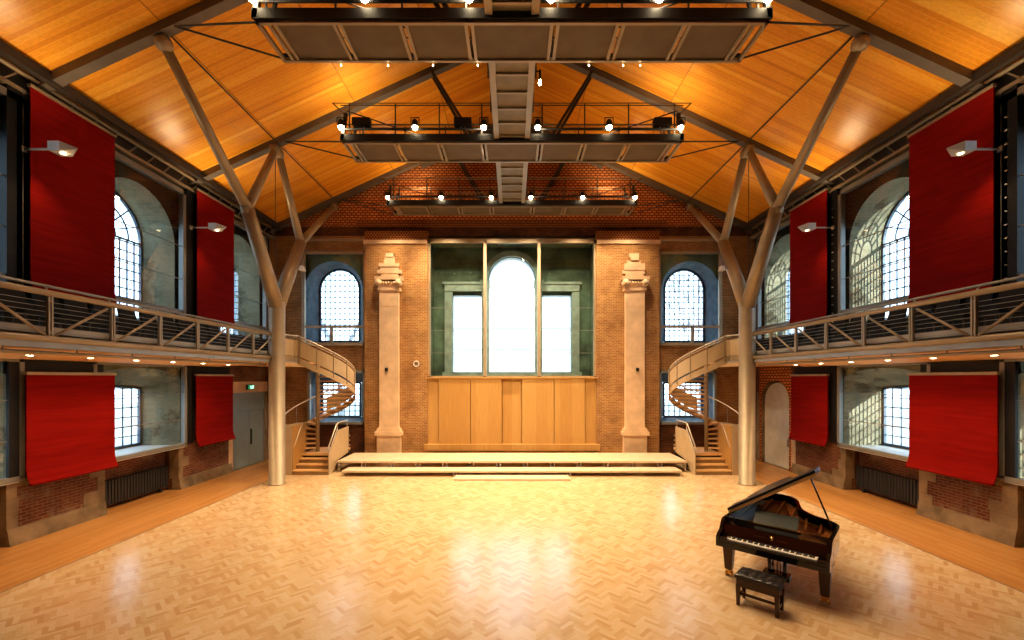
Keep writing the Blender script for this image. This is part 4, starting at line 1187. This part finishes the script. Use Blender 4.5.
# bench
def make_bench():
    r = thing('piano_bench', 'black tufted leather piano bench on four wooden legs', 'bench', (4.0, 6.94, 0), PR)
    r.scale = (1.04, 1.04, 1.04)
    mb = MB()
    nx, ny = 24, 14
    W, D = .31, .19
    grid = []
    for j in range(ny + 1):
        row = []
        for i in range(nx + 1):
            u, v = i / nx, j / ny
            x = -W + 2 * W * u; y = -D + 2 * D * v
            edge = min(u, 1 - u, v * D / W, (1 - v) * D / W)
            z = .505 - .03 * max(0, 1 - edge / .07) ** 2
            for bx in range(5):
                for by in range(3):
                    px = -W + 2 * W * (bx + .5) / 5; py = -D + 2 * D * (by + .5) / 3
                    z -= .03 * math.exp(-((x - px) ** 2 + (y - py) ** 2) / .0012)
            row.append(mb.bm.verts.new((x, y, z)))
        grid.append(row)
    for j in range(ny):
        for i in range(nx):
            f = mb.bm.faces.new((grid[j][i], grid[j][i + 1], grid[j + 1][i + 1], grid[j + 1][i])); f.smooth = True
    per = [grid[0][i] for i in range(nx + 1)] + [grid[j][nx] for j in range(1, ny + 1)] + [grid[ny][i] for i in range(nx - 1, -1, -1)] + [grid[j][0] for j in range(ny - 1, 0, -1)]
    lo = [mb.bm.verts.new((v.co.x, v.co.y, .43)) for v in per]
    for i in range(len(per)):
        mb.bm.faces.new((per[i], lo[i], lo[(i + 1) % len(per)], per[(i + 1) % len(per)]))
    mb.bm.faces.new(lo[::-1])
    cu = mb.build('cushion', M['leather'], r)
    for bx in range(5):
        for by in range(3):
            px = -W + 2 * W * (bx + .5) / 5; py = -D + 2 * D * (by + .5) / 3
            mb = MB(); mb.lathe((px, py, .484), [(.002, .006), (.009, .003), (.01, -.004)], 8); mb.build('button', M['leather'], cu)
    mb = MB(); mb.box(-.29, .29, -.17, .17, .30, .43); mb.build('apron', M['lacquer_brown'], r, bevel=.006)
    for sx in (-1, 1):
        for sy in (-1, 1):
            x, y = sx * .265, sy * .15
            mb = MB(); mb.hexa([(x - .022, y - .022, 0), (x + .022, y - .022, 0), (x + .022, y + .022, 0), (x - .022, y + .022, 0), (x - .032, y - .032, .32), (x + .032, y - .032, .32), (x + .032, y + .032, .32), (x - .032, y + .032, .32)])
            mb.build('leg', M['lacquer_brown'], r, bevel=.004)
    for sx in (-1, 1):
        mb = MB(); mb.box(sx * .265 - .015, sx * .265 + .015, -.14, .14, .10, .145); mb.build('stretcher', M['lacquer_brown'], r)
    mb = MB(); mb.box(-.26, .26, -.015, .015, .105, .14); mb.build('stretcher', M['lacquer_brown'], r)
make_bench()

# ------------------------------------------------------------------ outside: ground and bare trees seen through the windows
mb = MB(); mb.mats = [M['ground']]
mb.box(-60, -12.7, -30, 70, -.5, -.2); mb.box(12.7, 60, -30, 70, -.5, -.2); mb.box(-12.7, 12.7, 21.8, 70, -.5, -.2)
tag(mb.build('outside_ground', M['ground']), 'pale ground outside the hall windows', 'ground', kind='structure')
def tree(x, y, h, seed, lab):
    rnd = random.Random(seed); mb = MB()
    def grow(p, d, L, rad, lv):
        q = p + d * L; mb.tube(p, q, rad, rad * .65, 6)
        if lv == 0: return
        for k in range(3 if lv > 1 else 2):
            nd = (d + Vector((rnd.uniform(-.7, .7), rnd.uniform(-.5, .5), rnd.uniform(-.05, .45)))).normalized()
            grow(q, nd, L * rnd.uniform(.62, .82), rad * .6, lv - 1)
    grow(Vector((0, 0, 0)), Vector((0, 0, 1)), h * .36, .24, 5)
    o = mb.build('bare_tree', M['bark']); o.location = (x, y, -.2); return tag(o, lab, 'tree')
tree(-11.6, 29, 14, 4, 'bare winter tree outside the upper left corner window')
tree(14.5, 33, 12, 9, 'bare winter tree outside the upper right corner window')

# ------------------------------------------------------------------ light
w = bpy.data.worlds.new('World'); SC.world = w; w.use_nodes = True
nt = w.node_tree; bg = nt.nodes['Background']
sky = nt.nodes.new('ShaderNodeTexSky'); sky.sky_type = 'HOSEK_WILKIE'; sky.turbidity = 4; sky.ground_albedo = .5
sky.sun_direction = (.3, -.85, .35)
mxw = nt.nodes.new('ShaderNodeMix'); mxw.data_type = 'RGBA'; mxw.inputs[0].default_value = .75
nt.links.new(sky.outputs[0], mxw.inputs[6]); mxw.inputs[7].default_value = (.72, .86, 1.0, 1)
nt.links.new(mxw.outputs[2], bg.inputs[0]); bg.inputs[1].default_value = 5.6

su = bpy.data.lights.new('sun', 'SUN'); su.energy = 10; su.angle = math.radians(.6); su.color = (1, .93, .82)
so = bpy.data.objects.new('sun', su); C.objects.link(so); so.rotation_euler = Vector((-1, 2.55, -.7)).to_track_quat('-Z', 'Y').to_euler()

for i, (ya, yb) in enumerate(BR):
    for j, x in enumerate((-5.32, -3.02, -.88, .8, 3.02, 5.25)):
        z = BZ + [0.40, 0.42, 0.34][i] - .12
        tg = (x * .9, ya + [0.5, 1.5, 1.0][i], 0)
        light('stage_lamp_light', 'SPOT', (x, ya - .16, BZ - .08), [540, 880, 1180][i] * (1.3 if abs(x) < 4 else .5), (1, .74, .46), .08, tg, 112, .9)
for s in (-1, 1):
    for y in (9.68, 14.72):
        light('sconce_light', 'SPOT', (s * 10.25, y, 9.05), 120 if y < 12 else 190, (1, .72, .42), .3, (s * 8.6, y, 12), 150, .9)
        light('sconce_down_light', 'SPOT', (s * 10.3, y, 8.70), 60, WARM, .06, (s * 10.3, y, 0), 110, .9)
    for y in (7.4, 8.65, 9.9, 11.1, 12.3, 13.5, 14.7):
        light('downlight_light', 'SPOT', (s * 9.7, y, 4.09), 95, WARM, .05, (s * 9.9, y, 0), 120, .9)

for (x, y) in ((-4.75, 13.62), (4.75, 13.62), (-4.2, 18.7), (4.2, 18.7)):  # fill spots added to brighten the ceiling bays
    light('ceiling_fill', 'SPOT', (x, y + .3, 11.9), 130, (1, .72, .42), .12, (x * 1.25, y + 1.2, 15), 165, 1.)

# ------------------------------------------------------------------ camera
cam = bpy.data.cameras.new('camera'); co = bpy.data.objects.new('camera', cam); C.objects.link(co)
cam.sensor_width = 36; cam.lens = 430 / 1024 * 36; cam.shift_y = 58 / 1024
co.location = (0, 0, 3.7); co.rotation_euler = (PI / 2, 0, 0)
cam.clip_end = 300
SC.camera = co
SC.view_settings.view_transform = 'Standard'; SC.view_settings.look = 'Medium High Contrast'; SC.view_settings.exposure = 0
SC.cycles.use_denoising = True
SC.cycles.max_bounces = 8; SC.cycles.diffuse_bounces = 4; SC.cycles.transparent_max_bounces = 12; SC.cycles.glossy_bounces = 4
SC.cycles.sample_clamp_indirect = 8
SC.cycles.caustics_reflective = False; SC.cycles.caustics_refractive = False
